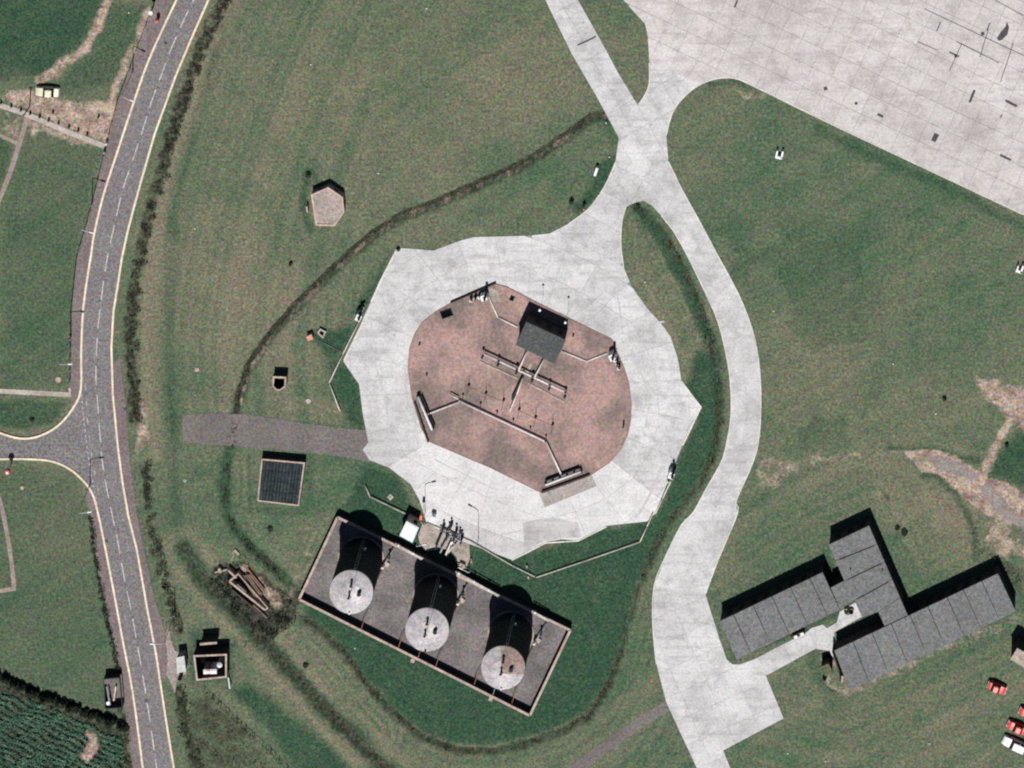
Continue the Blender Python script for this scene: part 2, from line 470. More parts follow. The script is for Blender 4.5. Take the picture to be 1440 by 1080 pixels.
# lush, unmown grass
mx(lush, .95 * soft(WX, WY, [(0,0),(150,0),(130,45),(95,85),(60,108),(0,112)], 14))
mx(lush, .9 * soft(WX, WY, [(-200,-200),(0,-200),(150,0),(0,110),(-200,110)], 14))
mx(lush, .62 * soft(WX, WY, [(150,0),(215,0),(170,120),(110,135),(70,125),(130,60)], 10))
mx(lush, .50 * soft(WX, WY, [(36,170),(145,205),(128,290),(108,370),(100,545),(0,548),(0,290)], 12))
mx(lush, .8 * soft(WX, WY, [(0,195),(20,205),(8,255),(-100,290),(-100,190)], 5))
mx(lush, .75 * soft(WX, WY, [(0,560),(100,560),(80,592),(40,608),(0,600),(-60,580)], 5))
mx(lush, .46 * soft(WX, WY, [(-120,650),(45,650),(95,662),(128,700),(165,930),(175,1020),(0,945),(-120,920)], 12))
mx(lush, 1. * soft(WX, WY, [(425,868),(480,720),(515,650),(548,660),(600,735),(740,780),(840,745),(925,728),(950,650),(975,595),(962,540),(985,490),(1012,500),(1020,560),(1012,640),(980,690),(940,745),(900,830),(880,900),(862,950),(830,1000),(770,1030),(690,1050),(610,1040),(555,1000),(505,945),(470,900)], 7))
mx(lush, .95 * soft(WX, WY, [(480,500),(510,440),(500,455),(455,462),(432,470),(460,500),(468,560),(500,610),(516,612),(506,545)], 7))
mx(lush, .8 * soft(WX, WY, [(552,352),(520,400),(490,440),(510,440),(535,400)], 4))
mx(lush, .7 * np.clip(1 - dist_poly(WX, WY, [(835,170),(860,175),(866,200)]) / 14, 0, 1))
mx(lush, .95 * soft(WX, WY, [(868,215),(845,225),(835,240),(828,262),(800,290),(812,302),(835,285),(850,262)], 6))
mx(lush, .95 * soft(WX, WY, [(885,290),(910,290),(960,370),(1000,450),(1020,520),(990,490),(955,400),(915,330)], 6))
mx(lush, .95 * soft(WX, WY, [(1440,600),(1400,640),(1385,665),(1440,690),(1560,720),(1560,560)], 8))
mx(lush, .95 * soft(WX, WY, [(315,965),(345,955),(420,1010),(500,1085),(470,1120),(420,1090),(370,1020)], 8))
mx(lush, .75 * soft(WX, WY, [(270,880),(330,905),(325,960),(262,960)], 6))
mx(lush, .85 * np.clip(1.2 - dist_poly(WX, WY, [(480,1010),(545,1075),(600,1110)]) / 16, 0, 1))
mx(lush, .9 * np.clip(1.2 - dist_poly(WX, WY, [(430,240),(430,300),(436,322)]) / 8, 0, 1))
mx(lush, .8 * np.clip(1.2 - dist_poly(WX, WY, [(432,240),(450,262)]) / 7, 0, 1))
mx(lush, .75 * np.clip(1.1 - dist_poly(WX, WY, [(1150,178),(1220,218),(1290,247),(1440,320)]) / 13, 0, 1))
mx(lush, .85 * np.clip(1.1 - dist_poly(WX, WY, [(995,118),(1015,114),(1045,120)]) / 7, 0, 1))
mx(lush, .8 * np.clip(1.1 - dist_poly(WX, WY, [(1250,630),(1320,636),(1380,650)]) / 9, 0, 1))
mx(lush, .8 * np.clip(1.1 - dist_poly(WX, WY, [(1300,665),(1345,690),(1365,740),(1372,790)]) / 9, 0, 1))
mx(lush, .85 * soft(WX, WY, [(1006,840),(1018,890),(1030,930),(1100,905),(1185,868),(1175,855),(1040,925)], 4))
mx(lush, .8 * soft(WX, WY, [(1160,765),(1175,800),(1185,820),(1170,830),(1155,780)], 4))
mx(lush, .7 * soft(WX, WY, [(1130,905),(1150,900),(1160,960),(1200,975),(1170,985),(1140,960)], 8))
mx(lush, .55 * np.clip(1.1 - dist_poly(WX, WY, [(352,640),(352,720),(432,722),(436,640)]) / 9, 0, 1))
mx(lush, .6 * np.clip(1.3 - dist_poly(WX, WY, [(330,0),(300,90),(270,180),(248,270),(240,380),(240,480),(245,600),(245,700),(262,800)]) / 13, 0, 1) * (.5 + .7 * noise1(PY, 40, 3)))
mx(lush, .5 * (fbm(PX, PY, 90, 31) > .52) * soft(PX, PY, [(960,300),(1240,300),(1240,640),(1070,640),(1070,470)], 30))
# bare or worn earth
mx(bare, .9 * soft(WX, WY, [(0,130),(40,125),(95,140),(150,145),(178,80),(200,20),(212,8),(216,20),(165,140),(150,205),(100,180),(0,140)], 6))
mx(bare, .8 * np.clip(1.35 - dist_poly(WX, WY, [(152,0),(140,40),(105,78),(80,98),(52,108)]) / 8.5, 0, 1))
mx(bare, .65 * soft(WX, WY, [(36,165),(120,190),(140,205),(100,200),(60,185),(45,200)], 5))
mx(bare, .45 * soft(WX, WY, [(35,165),(0,150),(0,185),(28,195)], 5))
mx(bare, 1.0 * soft(WX, WY, [(1250,635),(1300,632),(1345,640),(1378,662),(1420,682),(1440,700),(1560,740),(1560,800),(1440,740),(1415,735),(1370,715),(1350,690),(1330,678),(1300,660),(1290,648)], 3))
mx(bare, .85 * np.clip(1.3 - dist_poly(WX, WY, [(1384,668),(1400,630),(1415,600),(1425,570),(1440,555)]) / 8, 0, 1))
mx(bare, .85 * soft(WX, WY, [(1372,530),(1395,535),(1440,545),(1560,545),(1560,640),(1440,610),(1405,580),(1380,555)], 6))
mx(bare, .6 * soft(WX, WY, [(1370,740),(1400,725),(1440,745),(1560,790),(1560,860),(1440,790),(1400,790)], 8) * (fbm(PX, PY, 30, 77) > .42))
mx(bare, .45 * soft(WX, WY, [(1060,640),(1250,632),(1265,642),(1130,660),(1085,690),(1062,705)], 10))
mx(bare, .42 * np.clip(1.2 - dist_poly(WX, WY, [(1185,975),(1260,940),(1350,900),(1430,870)]) / 14, 0, 1))
mx(bare, .55 * soft(WX, WY, [(197,555),(208,570),(210,620),(200,650),(190,650),(192,600)], 3))
mx(bare, .5 * soft(WX, WY, [(230,900),(240,880),(247,910),(252,940),(240,975)], 4))
mx(bare, .8 * soft(WX, WY, [(120,1022),(140,1030),(142,1050),(125,1072),(112,1065),(125,1045)], 4))
mx(bare, .35 * soft(WX, WY, [(1030,120),(1085,128),(1080,150),(1040,148)], 8))
mx(bare, .5 * np.clip(1.2 - dist_poly(WX, WY, [(325,800),(333,770)]) / 5, 0, 1))
mx(bare, .35 * np.clip(1.2 - dist_poly(WX, WY, [(408,838),(440,760),(462,730)]) / 9, 0, 1))
mx(bare, .5 * np.clip(1.2 - dist_poly(WX, WY, [(1175,930),(1160,960),(1185,970)]) / 7, 0, 1))
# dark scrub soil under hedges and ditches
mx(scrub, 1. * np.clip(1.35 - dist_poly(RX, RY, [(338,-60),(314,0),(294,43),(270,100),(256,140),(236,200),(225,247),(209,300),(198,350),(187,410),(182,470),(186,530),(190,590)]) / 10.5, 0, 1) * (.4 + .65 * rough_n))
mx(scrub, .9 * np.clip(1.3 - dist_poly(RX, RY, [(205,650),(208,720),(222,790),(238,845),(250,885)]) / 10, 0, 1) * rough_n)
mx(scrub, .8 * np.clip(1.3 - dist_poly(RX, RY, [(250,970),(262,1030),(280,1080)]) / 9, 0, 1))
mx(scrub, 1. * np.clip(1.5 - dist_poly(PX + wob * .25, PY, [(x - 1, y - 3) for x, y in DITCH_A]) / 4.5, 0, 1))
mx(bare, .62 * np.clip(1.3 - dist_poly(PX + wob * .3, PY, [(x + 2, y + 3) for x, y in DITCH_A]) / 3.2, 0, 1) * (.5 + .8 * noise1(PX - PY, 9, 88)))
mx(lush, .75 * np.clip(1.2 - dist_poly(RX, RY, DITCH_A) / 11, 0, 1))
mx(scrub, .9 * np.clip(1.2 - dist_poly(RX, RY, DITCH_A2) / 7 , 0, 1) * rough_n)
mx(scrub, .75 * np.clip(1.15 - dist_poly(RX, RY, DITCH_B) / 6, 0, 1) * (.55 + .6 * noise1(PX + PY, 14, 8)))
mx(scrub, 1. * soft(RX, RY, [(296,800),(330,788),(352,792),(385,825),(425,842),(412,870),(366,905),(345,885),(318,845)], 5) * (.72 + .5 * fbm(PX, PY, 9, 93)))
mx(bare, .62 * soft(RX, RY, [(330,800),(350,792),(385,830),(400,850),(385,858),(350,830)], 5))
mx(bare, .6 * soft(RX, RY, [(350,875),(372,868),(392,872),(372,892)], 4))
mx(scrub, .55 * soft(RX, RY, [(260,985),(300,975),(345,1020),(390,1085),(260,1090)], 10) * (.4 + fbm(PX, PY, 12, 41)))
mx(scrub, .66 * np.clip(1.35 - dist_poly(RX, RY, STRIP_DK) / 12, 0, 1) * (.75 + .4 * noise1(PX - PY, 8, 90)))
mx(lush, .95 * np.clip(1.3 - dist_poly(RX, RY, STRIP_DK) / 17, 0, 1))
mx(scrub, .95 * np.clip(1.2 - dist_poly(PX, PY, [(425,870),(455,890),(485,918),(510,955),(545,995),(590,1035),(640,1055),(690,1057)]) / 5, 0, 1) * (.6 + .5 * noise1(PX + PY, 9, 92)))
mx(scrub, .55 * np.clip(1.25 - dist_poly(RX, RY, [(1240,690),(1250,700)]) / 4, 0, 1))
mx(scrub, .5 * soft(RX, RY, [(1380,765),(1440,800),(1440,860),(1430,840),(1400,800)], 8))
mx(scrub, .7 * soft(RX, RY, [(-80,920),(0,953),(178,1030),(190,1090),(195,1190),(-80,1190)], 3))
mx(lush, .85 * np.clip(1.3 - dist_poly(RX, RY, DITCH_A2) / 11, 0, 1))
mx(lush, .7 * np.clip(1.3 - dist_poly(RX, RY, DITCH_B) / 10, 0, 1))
# mowing stripes: follow the road, the ditch and the buildings
d_road = dist_poly(PX, PY, ROAD_R); d_da = dist_poly(PX, PY, DITCH_A); d_db = dist_poly(PX, PY, DITCH_B)
d_bar = dist_poly(PX, PY, [(1040,935),(1185,980),(1440,870),(1400,800),(1280,860),(1225,735),(1160,765),(1010,870)], True)
d_mnd = dist_poly(PX, PY, [(1250,690),(1330,700),(1360,760)], False)
dry = .35 + .18 * (noise1(PX * .55 + PY * .83, 12, 12) - .5)
west = (PX > 190) & (PX < 520) & (PY < 620)
dry = np.where(west, .42 + .34 * (noise1(d_road, 5, 14) - .5) + .14 * (noise1(d_road, 22, 17) - .5), dry)
dry += np.where(PY > 560, .42 * (noise1(d_db, 6, 15) - .5) * (PX > 400) * (PX < 980), 0)
dry += np.where((PX > 1000) & (PY > 640), .30 * (noise1(d_bar, 6, 16) - .5), 0)
dry += .07 + .5 * (fbm(PX, PY, 120, 21) - .42) + .35 * (fbm(PX, PY, 30, 22) - .5)
dry += .34 * np.clip(1.3 - np.abs(dist_poly(PX, PY, STRIP_DK) - 22) / 9, 0, 1)
dry += .28 * np.clip(1 - dist_poly(PX, PY, [(300,380),(350,420)]) / 120, 0, 1)
dry += .30 * np.exp(-((PX - 720) / 150) ** 2 - ((PY - 95) / 90) ** 2)
dry += .30 * np.exp(-((PX - 1170) / 60) ** 2 - ((PY - 520) / 110) ** 2)
dry += .45 * np.clip(1.3 - dist_poly(PX, PY, [(330,0),(262,170),(225,300),(208,430),(210,540),(218,640)]) / 12, 0, 1)
dry += .30 * np.clip(1.3 - np.abs(dist_poly(PX, PY, [(975,470),(945,420)]) - 30) / 7, 0, 1) * (PX < 1000) * (PX > 880) * (PY > 380) * (PY < 540)
for k in range(4):
    dry += .4 * np.clip(1 - np.abs(dist_poly(PX, PY, [(412,905),(440,935),(520,1030)]) - 10 - 11 * k) / 3, 0, 1) * (PY > 860)
for cx, cy in ((1380, 600), (1340, 590)):
    rr = np.hypot(PX - cx, (PY - cy) * 1.1)
    dry += .22 * np.clip(1 - np.abs(rr - 45) / 4, 0, 1) * (PX > 1290)
dry += .25 * np.clip(1.2 - d_mnd / 50, 0, 1) * (PX > 1230) * (PX < 1375)
for loop in ([(893,315),(893,350),(903,395),(925,430),(948,470),(962,510),(978,515),(986,495),(978,460),(955,410),(930,360),(905,318)], [(402,888),(386,915),(395,945),(430,985),(475,1035),(500,1060)], [(425,895),(460,930),(500,980),(545,1030)], [(1285,700),(1340,708),(1362,740),(1366,790)], [(345,640),(344,700),(355,745),(385,775),(420,800),(445,745)]):
    dl = dist_poly(PX, PY, loop)
    dry += .42 * np.clip(1 - dl / 4, 0, 1) + .25 * np.clip(1 - np.abs(dl - 9) / 3, 0, 1) - .2 * np.clip(1 - np.abs(dl - 5) / 2.5, 0, 1)
dry = np.clip(dry, 0, 1)
lush = np.clip(lush * (.78 + .42 * fbm(PX, PY, 22, 61)) , 0, 1)
# relief
ditch = np.clip(1 - dist_poly(PX, PY, DITCH_A) / 6.5, 0, 1) * np.clip(dist_poly(PX, PY, [(258,600),(353,607),(480,622),(520,625)]) / 30 - .9, 0, 1)
ditch2 = np.clip(1 - dist_poly(PX, PY, DITCH_A2) / 6.5, 0, 1) * np.clip(dist_poly(PX, PY, [(258,600),(353,607),(480,622)]) / 30 - .8, 0, 1)
ditch3 = .6 * np.clip(1 - dist_poly(PX, PY, DITCH_B) / 6, 0, 1) * np.clip(dist_poly(PX, PY, [(805,1075),(933,990)]) / 20 - .6, 0, 1)
keep = np.clip(dist_poly(PX, PY, RING, True) / 8, 0, 1)
GZ = -.02 - 1.15 * np.maximum(np.maximum(ditch, ditch2), ditch3) * keep
GZ -= .9 * np.clip(1 - dist_poly(PX, PY, STRIP_DK) / 14, 0, 1)
GZ += .9 * np.clip(1 - d_mnd / 40, 0, 1) ** .8 * (PX < 1390) * 0
GZ -= .06 * fbm(PX, PY, 6, 51) * (scrub > .2)
nx, ny = len(xs), len(ys)
V = np.stack([GX, GY, GZ], -1).reshape(-1, 3)
idx = np.arange(nx * ny).reshape(nx, ny)
F = np.stack([idx[:-1, :-1], idx[1:, :-1], idx[1:, 1:], idx[:-1, 1:]], -1).reshape(-1, 4)
gme = bpy.data.meshes.new('ground')
gme.vertices.add(len(V)); gme.vertices.foreach_set('co', V.ravel())
gme.loops.add(F.size); gme.loops.foreach_set('vertex_index', F.ravel())
gme.polygons.add(len(F)); gme.polygons.foreach_set('loop_start', np.arange(0, F.size, 4))
gme.polygons.foreach_set('loop_total', np.full(len(F), 4))
gme.update(calc_edges=True)
gme.polygons.foreach_set('use_smooth', [True] * len(F))
for nm, A in (('lush', lush), ('bare', bare), ('scrub', scrub), ('dry', dry)):
    at = gme.attributes.new(nm, 'FLOAT', 'POINT'); at.data.foreach_set('value', A.ravel().astype(np.float32))
ground = bpy.data.objects.new('ground', gme); C.objects.link(ground); ground['kind'] = 'structure'
def ground_mat():
    m, nt, b = newmat('turf_and_earth')
    pos = nt.nodes.new('ShaderNodeNewGeometry').outputs['Position']
    def att(n):
        a = nt.nodes.new('ShaderNodeAttribute'); a.attribute_name = n; return a.outputs['Fac']
    def madd(a, bb, mul):
        n = nt.nodes.new('ShaderNodeMath'); n.operation = 'MULTIPLY_ADD'
        nt.links.new(a, n.inputs[0]); n.inputs[1].default_value = mul; nt.links.new(bb, n.inputs[2]); return n.outputs[0]
    n1 = nnoise(nt, pos, 0.35, 5.0, .75); n2 = nnoise(nt, pos, 1.3, 4.0, .7)
    n1c = nramp(nt, n1.outputs[0], 0, 1, -.5, .5); n2c = nramp(nt, n2.outputs[0], 0, 1, -.5, .5)
    d = madd(n1c, att('dry'), .9); d = madd(n2c, d, 1.1)
    c = nmix(nt, nramp(nt, d, .1, .95), (.053, .103, .059), (.168, .157, .108))
    l = madd(n1c, att('lush'), .9); l = madd(n2c, l, .4)
    lc = nmix(nt, nramp(nt, n2.outputs[0], .35, .68), (.015, .048, .028), (.048, .096, .056))
    c = nmix(nt, nramp(nt, l, .18, 1.05), c, lc)
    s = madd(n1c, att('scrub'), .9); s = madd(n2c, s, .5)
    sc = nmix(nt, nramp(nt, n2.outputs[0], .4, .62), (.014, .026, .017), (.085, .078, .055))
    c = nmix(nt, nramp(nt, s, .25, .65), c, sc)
    e = madd(n1c, att('bare'), .9); e = madd(n2c, e, .6)
    ec = nmix(nt, nramp(nt, n1.outputs[0], .38, .6), (.19, .138, .112), (.41, .325, .265))
    c = nmix(nt, nramp(nt, e, .3, .75), c, ec)
    c = grain(nt, pos, c, .25, 2.3, .9)
    nt.links.new(c, b.inputs['Base Color'])
    b.inputs['Roughness'].default_value = 1.0
    b.inputs['Specular IOR Level'].default_value = 0.05
    bp = nt.nodes.new('ShaderNodeBump'); bp.inputs['Strength'].default_value = .6; bp.inputs['Distance'].default_value = .15
    nt.links.new(nnoise(nt, pos, 1.6, 4, .7).outputs[0], bp.inputs['Height'])
    nt.links.new(bp.outputs[0], b.inputs['Normal'])
    return m
gme.materials.append(ground_mat())

# ------------------------------------------------------------------ main road
foot = FOOT_W_TOP + [(103,573)] + ROAD_L_TOP[:13][::-1]
sheet('footway', [(x, y) for x, y in FOOT_W_TOP] + [(100,578),(125,578),(140,480),(150,360),(200,160),(262,-90)], .070, 'footway', .09)
sheet('footway', FOOT_W_BOT + [(225,1190),(175,860),(150,700),(132,688)], .070, 'footway', .09)
sheet('footway', FOOT_E + [(215,930),(195,820),(175,720),(160,600),(155,520)], .070, 'footway', .09)
# side road lies in the same sheet as the main road
road_poly = ROAD_R + ROAD_L_BOT[::-1] + ROAD_L_TOP[::-1]
road = sheet('main_road', road_poly, .078, 'asphalt', .09)
for nm, line in (('kerb', ROAD_R), ('kerb', smooth_line(ROAD_L_TOP, 3)), ('kerb', smooth_line(ROAD_L_BOT, 3))):
    strip(nm, PW(line), .42, .20 if nm == 'kerb' else .2, 'kerb', z0=.02)
MAT['wheeltrack'] = mat('polished_asphalt', (.150, .141, .143), (.178, .166, .168), .5, .2, lo=.3, hi=.7, colour=.7)
for off in (-2.6, -1.15, 1.15, 2.6):
    cl = [(288,-30),(268,8),(243,63),(212,146),(186,227),(162.5,310),(150,370),(140,437),(135.5,500),(135,550),(140,600),(147,665),(157,720),(175,813),(193,905),(211,1013),(228,1130)]
    strip('wheel_track', offset_line(PW(smooth_line(cl, 3)), off), .55, .0805, 'wheeltrack', parent=road, kind=None)
for x, y in ((150,760),(176,575),(233,60),(206,985)):
    cx, cy = W(x, y); b = MB(); b.box(cx, cy, .06, .084, .6, .6, .3); b.build('drain_cover', 'tar', road)
# centre dashes, 4 m long with 2 m gaps
cen = [(288,-30),(268,8),(243,63),(227.5,104),(212,146),(199.5,187),(186,227),(172.5,267),(162.5,310),(154,347),(148,380),(143.5,413),(138.5,455),(136,490),(135,530),(137,560),(140,600),(143,640),(149,680),(157,720),(165,757),(175,813),(185,860),(193,905),(201,950),(211,1013),(219,1070),(228,1130)]
cw = resample(PW(smooth_line(cen, 3)), 0.5)
i = 3
while i + 8 < len(cw):
    seg = cw[i:i + 9:2]
    strip('lane_dash', seg, .22, .083, 'paint', parent=road, kind=None)
    i += 12
# the give-way edge line across the side road: short worn dashes
gw = resample(PW([(114,547),(118,590),(124,640),(131,680),(138,715)]), 0.6)
for k in range(0, len(gw) - 2, 2):
    strip('edge_dash', gw[k:k + 2], .15, .083, 'paint', parent=road, kind=None)
gw = resample(PW([(120,540),(123,590),(129,640),(136,680),(141,700)]), 1.2)
for k in range(0, len(gw) - 2, 3):
    strip('edge_dash', gw[k:k + 2], .12, .083, 'paint', parent=road, kind=None)

# ------------------------------------------------------------------ tracks and paths
sheet('access_track', [(258,583),(300,581),(353,583),(420,594),(480,602),(520,605),(520,650),(480,642),(430,636),(367,630),(310,626),(260,622),(256,600)], .02, 'old_track', .2)
sheet('access_track', [(790,1085),(850,1042),(900,1006),(937,984),(945,997),(900,1025),(850,1062),(820,1085),(760,1140),(730,1140)], .018, 'old_track', .2)
def path(line, w, m, z=.03): return strip('footpath', PW(smooth_line(line, 3)), w, z, m, z0=-.05)
path([(-60,128),(0,148),(38,161),(90,183),(148,206)], 1.1, 'path', .034)
path([(38,165),(28,200),(15,240),(0,278),(-40,370)], 1.0, 'pinkpath')
path([(-60,180),(0,191),(26,203)], .8, 'pinkpath', .026)
path([(-80,548),(0,550),(60,553),(101,555)], 1.0, 'path', .034)
path([(-30,640),(-5,690),(8,740),(16,790),(20,826)], .9, 'pinkpath')
path([(-40,836),(0,831),(22,827)], .9, 'pinkpath', .026)
path([(102,555),(98,545)], .8, 'path', .042)

# ------------------------------------------------------------------ concrete slabs
NEWC = [(520,650),(590,610),(690,660),(770,700),(880,660),(920,700),(900,740),(820,765),(700,760),(600,720)]
def slabs(base_name, outline, cells, m, z, gap, z_base=.03, thick=.05):
    """an outline split into slabs; each slab is its own object"""
    poly = ccw(PW(outline))
    b = MB(); b.prism(poly, z_base - .12, z_base + (z % .01))
    base = b.build(base_name, 'joint', kind='structure')
    n = 0
    for cell in cells:
        cc = ccw(cell)
        p = clip(poly, cc)
        if len(p) < 3 or area(p) < .5: continue
        p = clip(poly, inset(cc, gap / 1.41))
        q = []
        for v in p:
            if not q or math.dist(v, q[-1]) > .01: q.append(v)
        if len(q) < 3: continue
        ang = MB(); zz = z + random.uniform(-.0012, .0012)
        ang.prism(q, zz - thick, zz)
        qx, qy = sum(v[0] for v in q) / len(q) / M_PX + 720, 540 - sum(v[1] for v in q) / len(q) / M_PX
        ang.build('slab', 'newconcrete' if inside(qx, qy, NEWC) else m, base)
        n += 1
    return base
def grid_cells(cx, cy, ang, s, t, n1, n2, stagger=0.0):
    c, sn = math.cos(ang), math.sin(ang); out = []
    for i in range(n1[0], n1[1]):
        for j in range(n2[0], n2[1]):
            o = stagger * (j % 2) * s
            loc = [(i * s + o, j * t), ((i + 1) * s + o, j * t), ((i + 1) * s + o, (j + 1) * t), (i * s + o, (j + 1) * t)]
            out.append([(cx + x * c - y * sn, cy + x * sn + y * c) for x, y in loc])
    return out
ax, ay = W(1035, 110)
apron = slabs('apron', APRON, grid_cells(ax, ay, R(-25.3), 4.5, 4.5, (-12, 30), (-1, 12)), 'apron', .0760, .04)
# big plain sheet of apron going on outside the frame
b = MB(); b.prism(PW([(1544,351),(2600,850),(2600,-1500),(700,-1500),(830,-64),(1563,-64)]), .02, .07); b.build('apron_beyond', MAT['apron'], kind='structure')
sx, sy = W(790, -60)
slabs('taxiway', STRIPB, grid_cells(*W(813, 0), R(-60.6), 6.0, 3.45, (-12, 26), (-7, 6)), 'concrete', .0700, .022)
# ring around the brick oval: cells fan out from the middle
OC = W(733, 545)
ov = PW(OVAL)
def ray(poly, th):
    dx, dy = math.cos(th), math.sin(th); best = 0
    for i in range(len(poly)):
        (x1, y1), (x2, y2) = poly[i], poly[(i + 1) % len(poly)]
        x1 -= OC[0]; x2 -= OC[0]; y1 -= OC[1]; y2 -= OC[1]
        ex, ey = x2 - x1, y2 - y1; den = dx * ey - dy * ex
        if abs(den) < 1e-9: continue
        t = (x1 * ey - y1 * ex) / den; u = (x1 * dy - y1 * dx) / den
        if 0 <= u <= 1 and t > best: best = t
    return best
cells = []
NA = 26
for k in range(NA):
    t1, t2 = 2 * math.pi * k / NA + .05, 2 * math.pi * (k + 1) / NA + .05
    i1, i2 = ray(ov, t1) - .6, ray(ov, t2) - .6
    if abs(i1 - i2) > 4: pass
    prev = (i1, i2)
    for w in (6.6, 13.2, 30, 50):
        a, b_ = prev; c_, d_ = i1 + w, i2 + w
        cells.append([(OC[0] + r * math.cos(t), OC[1] + r * math.sin(t)) for r, t in ((a, t1), (c_, t1), (d_, t2), (b_, t2))])
        prev = (c_, d_)
slabs('ring_hardstand', RING, cells, 'concrete', .0640, .028)
slabs('taxiway_throat', THROAT, grid_cells(*W(880, 240), R(-118), 6.0, 4.2, (-5, 8), (-6, 8)), 'concrete', .0660, .02, z_base=.028)
# curved road: cells across its length
CUR_A = CURVE_IN[:CURVE_IN.index((920,823)) + 1] + CURVE_OUT[::-1]
ci = resample(PW(smooth_line(CURVE_IN[:CURVE_IN.index((920,823)) + 1], 3)), .5)
co2 = resample(PW(smooth_line(CURVE_OUT, 3)), .5)
def ext(p, q, f): return (p[0] + (q[0] - p[0]) * f, p[1] + (q[1] - p[1]) * f)
cells = []
N = 17
ci[0] = W(905, 282); co2[0] = W(940, 227); ci[-1] = W(920, 823); co2[-1] = W(992, 835)
for k in range(N):
    a0 = ci[round((len(ci) - 1) * k / N)]; a1 = ci[round((len(ci) - 1) * (k + 1) / N)]
    b0 = co2[round((len(co2) - 1) * k / N)]; b1 = co2[round((len(co2) - 1) * (k + 1) / N)]
    m0, m1 = ext(a0, b0, .5), ext(a1, b1, .5)
    cells.append([ext(a0, b0, -.25), ext(a1, b1, -.25), m1, m0]); cells.append([m0, m1, ext(a1, b1, 1.3), ext(a0, b0, 1.3)])
slabs('curved_road', CUR_A, cells, 'concrete', .0580, .012, z_base=.026)
PADP = [(992,835)] + PAD[1:] + CURVE_IN[:CURVE_IN.index((920,823)) - 1:-1]
slabs('parking_pad', PADP, grid_cells(*W(1030, 940), R(24), 6.0, 5.4, (-6, 8), (-8, 6)), 'concrete', .0540, .022, z_base=.024)
ringo = [o for o in C.objects if o.name == 'ring_hardstand'][0]
for pts, mm in (([(735,734),(778,727),(813,735),(818,755),(795,756),(767,760),(742,772),(737,760)], 'oldslab'), ([(656,366),(684,360),(689,378),(661,384)], 'newconcrete'), ([(600,600),(615,625),(600,640),(588,612)], 'newconcrete')):
    b = MB(); b.prism(PW(pts), .05, .0695); b.build('patch_slab', mm, ringo)
MAT['tyremark'] = mat('tyre_mark', (.40, .39, .39), (.50, .49, .485), .9, .12, lo=.3, hi=.7)
for line, w in (([(936,640),(925,672),(905,712),(893,728)], .5), ([(862,380),(871,430),(876,470)], .3), ([(905,462),(918,455),(934,452)], .5), ([(590,470),(570,520),(572,575)], .35), ([(700,372),(735,366),(770,372)], .4), ([(648,735),(690,752),(735,745)], .3), ([(610,645),(655,668),(700,690)], .25), ([(890,500),(912,555),(908,600)], .25), ([(525,500),(540,560),(548,610)], .3)):
    strip('tyre_mark', PW(smooth_line(line, 4)), w, .0672, 'tyremark', parent=ringo, kind=None)
# repairs on the apron and elsewhere
def patch(x, y, L, w, ang, parent=apron):
    cx, cy = W(x, y); b = MB(); b.box(cx, cy, .06, .0815, L * M_PX, w * M_PX, R(ang)); b.build('patch', 'tar', parent)
for a in ((1315,193,12,7,65),(1367,135,19,3.4,68),(1422,145,18,3.6,-27),(1414,221,17,3,-27),(1161,124,5,5,20),(1204,145,4,4,20),(1238,162,9,3.5,-27),(1342,76,15,2.4,-25),(1344,79,4,4,0),(1382,47,5,5,10),(1035,5,11,2.6,68),(1408,163,4,2,60),(1320,37,14,1.6,66),(1390,37,12,1.6,66)):
    patch(*a)
b = MB(); b.prism(PW([(1402,53),(1407,45),(1414,37),(1416,30),(1419,38),(1417,48),(1409,56),(1404,57)]), .06, .083); b.build('patch', 'tar', apron)
for sx0, sy0, ex, ey in ((1300,12,1440,78),(1345,58,1405,88),(1400,0,1440,22),(1390,40,1378,80),(1425,60,1407,115),(1352,62,1335,100),(1318,70,1290,58)):
    strip('tar_seam', [W(sx0, sy0), W(ex, ey)], .16, .0825, 'tar', parent=apron, kind=None)
taxi = [o for o in C.objects if o.name == 'taxiway'][0]
strip('tar_seam', [W(812, 63), W(826, 57), W(838, 51)], .35, .0755, 'tar', parent=taxi, kind=None)
# pale concrete edge kerbs
for line in ([(558,350),(545,375),(535,395),(522,424)],[(511,452),(498,477),(484,506)],[(958,535),(972,554),(986,572),(975,595),(960,626)],[(943,677),(921,722)],[(720,787),(742,776),(767,763),(813,760),(853,740)]):
    strip('edge_kerb', PW(line), .28, .13, 'white_kerb', z0=0)
for line in (CURVE_OUT, CURVE_IN[2:18], [(913,88),(913,117),(907,133),(898,146)], [(937,190),(945,160),(960,138),(982,120),(1009,110),(1033,110),(1060,121),(1160,170),(1300,236),(1440,302)], [(866,228),(850,262),(828,293),(800,314)], [(880,291),(875,310),(873,340),(877,375)]):
    strip('edge_kerb', PW(smooth_line(line, 3)), .2, .085, 'white_kerb', z0=0)

# ------------------------------------------------------------------ brick oval
b = MB(); b.prism(PW(smooth_line(OVAL + OVAL[:1], 1)[:-1]), 0, .13); b.build('brick_paving', 'brick', kind='structure')
strip('oval_kerb', PW(OVAL + OVAL[:1]), .16, .16, mat('kerb_brown', (.26, .17, .14), big=.5, fine=.15), z0=.03)
b = MB(); b.prism(PW([(759,694),(832,668),(839,683),(766,713)]), .05, .105); b.build('concrete_apron_strip', mat('old_concrete', (.36, .335, .30), (.28, .26, .24), .3, .15), kind='structure')
b = MB(); b.prism(PW([(675,412),(690,404),(700,410),(705,425),(695,425)], .14), .12, .139); b.build('pale_slab', 'pad', kind='structure')

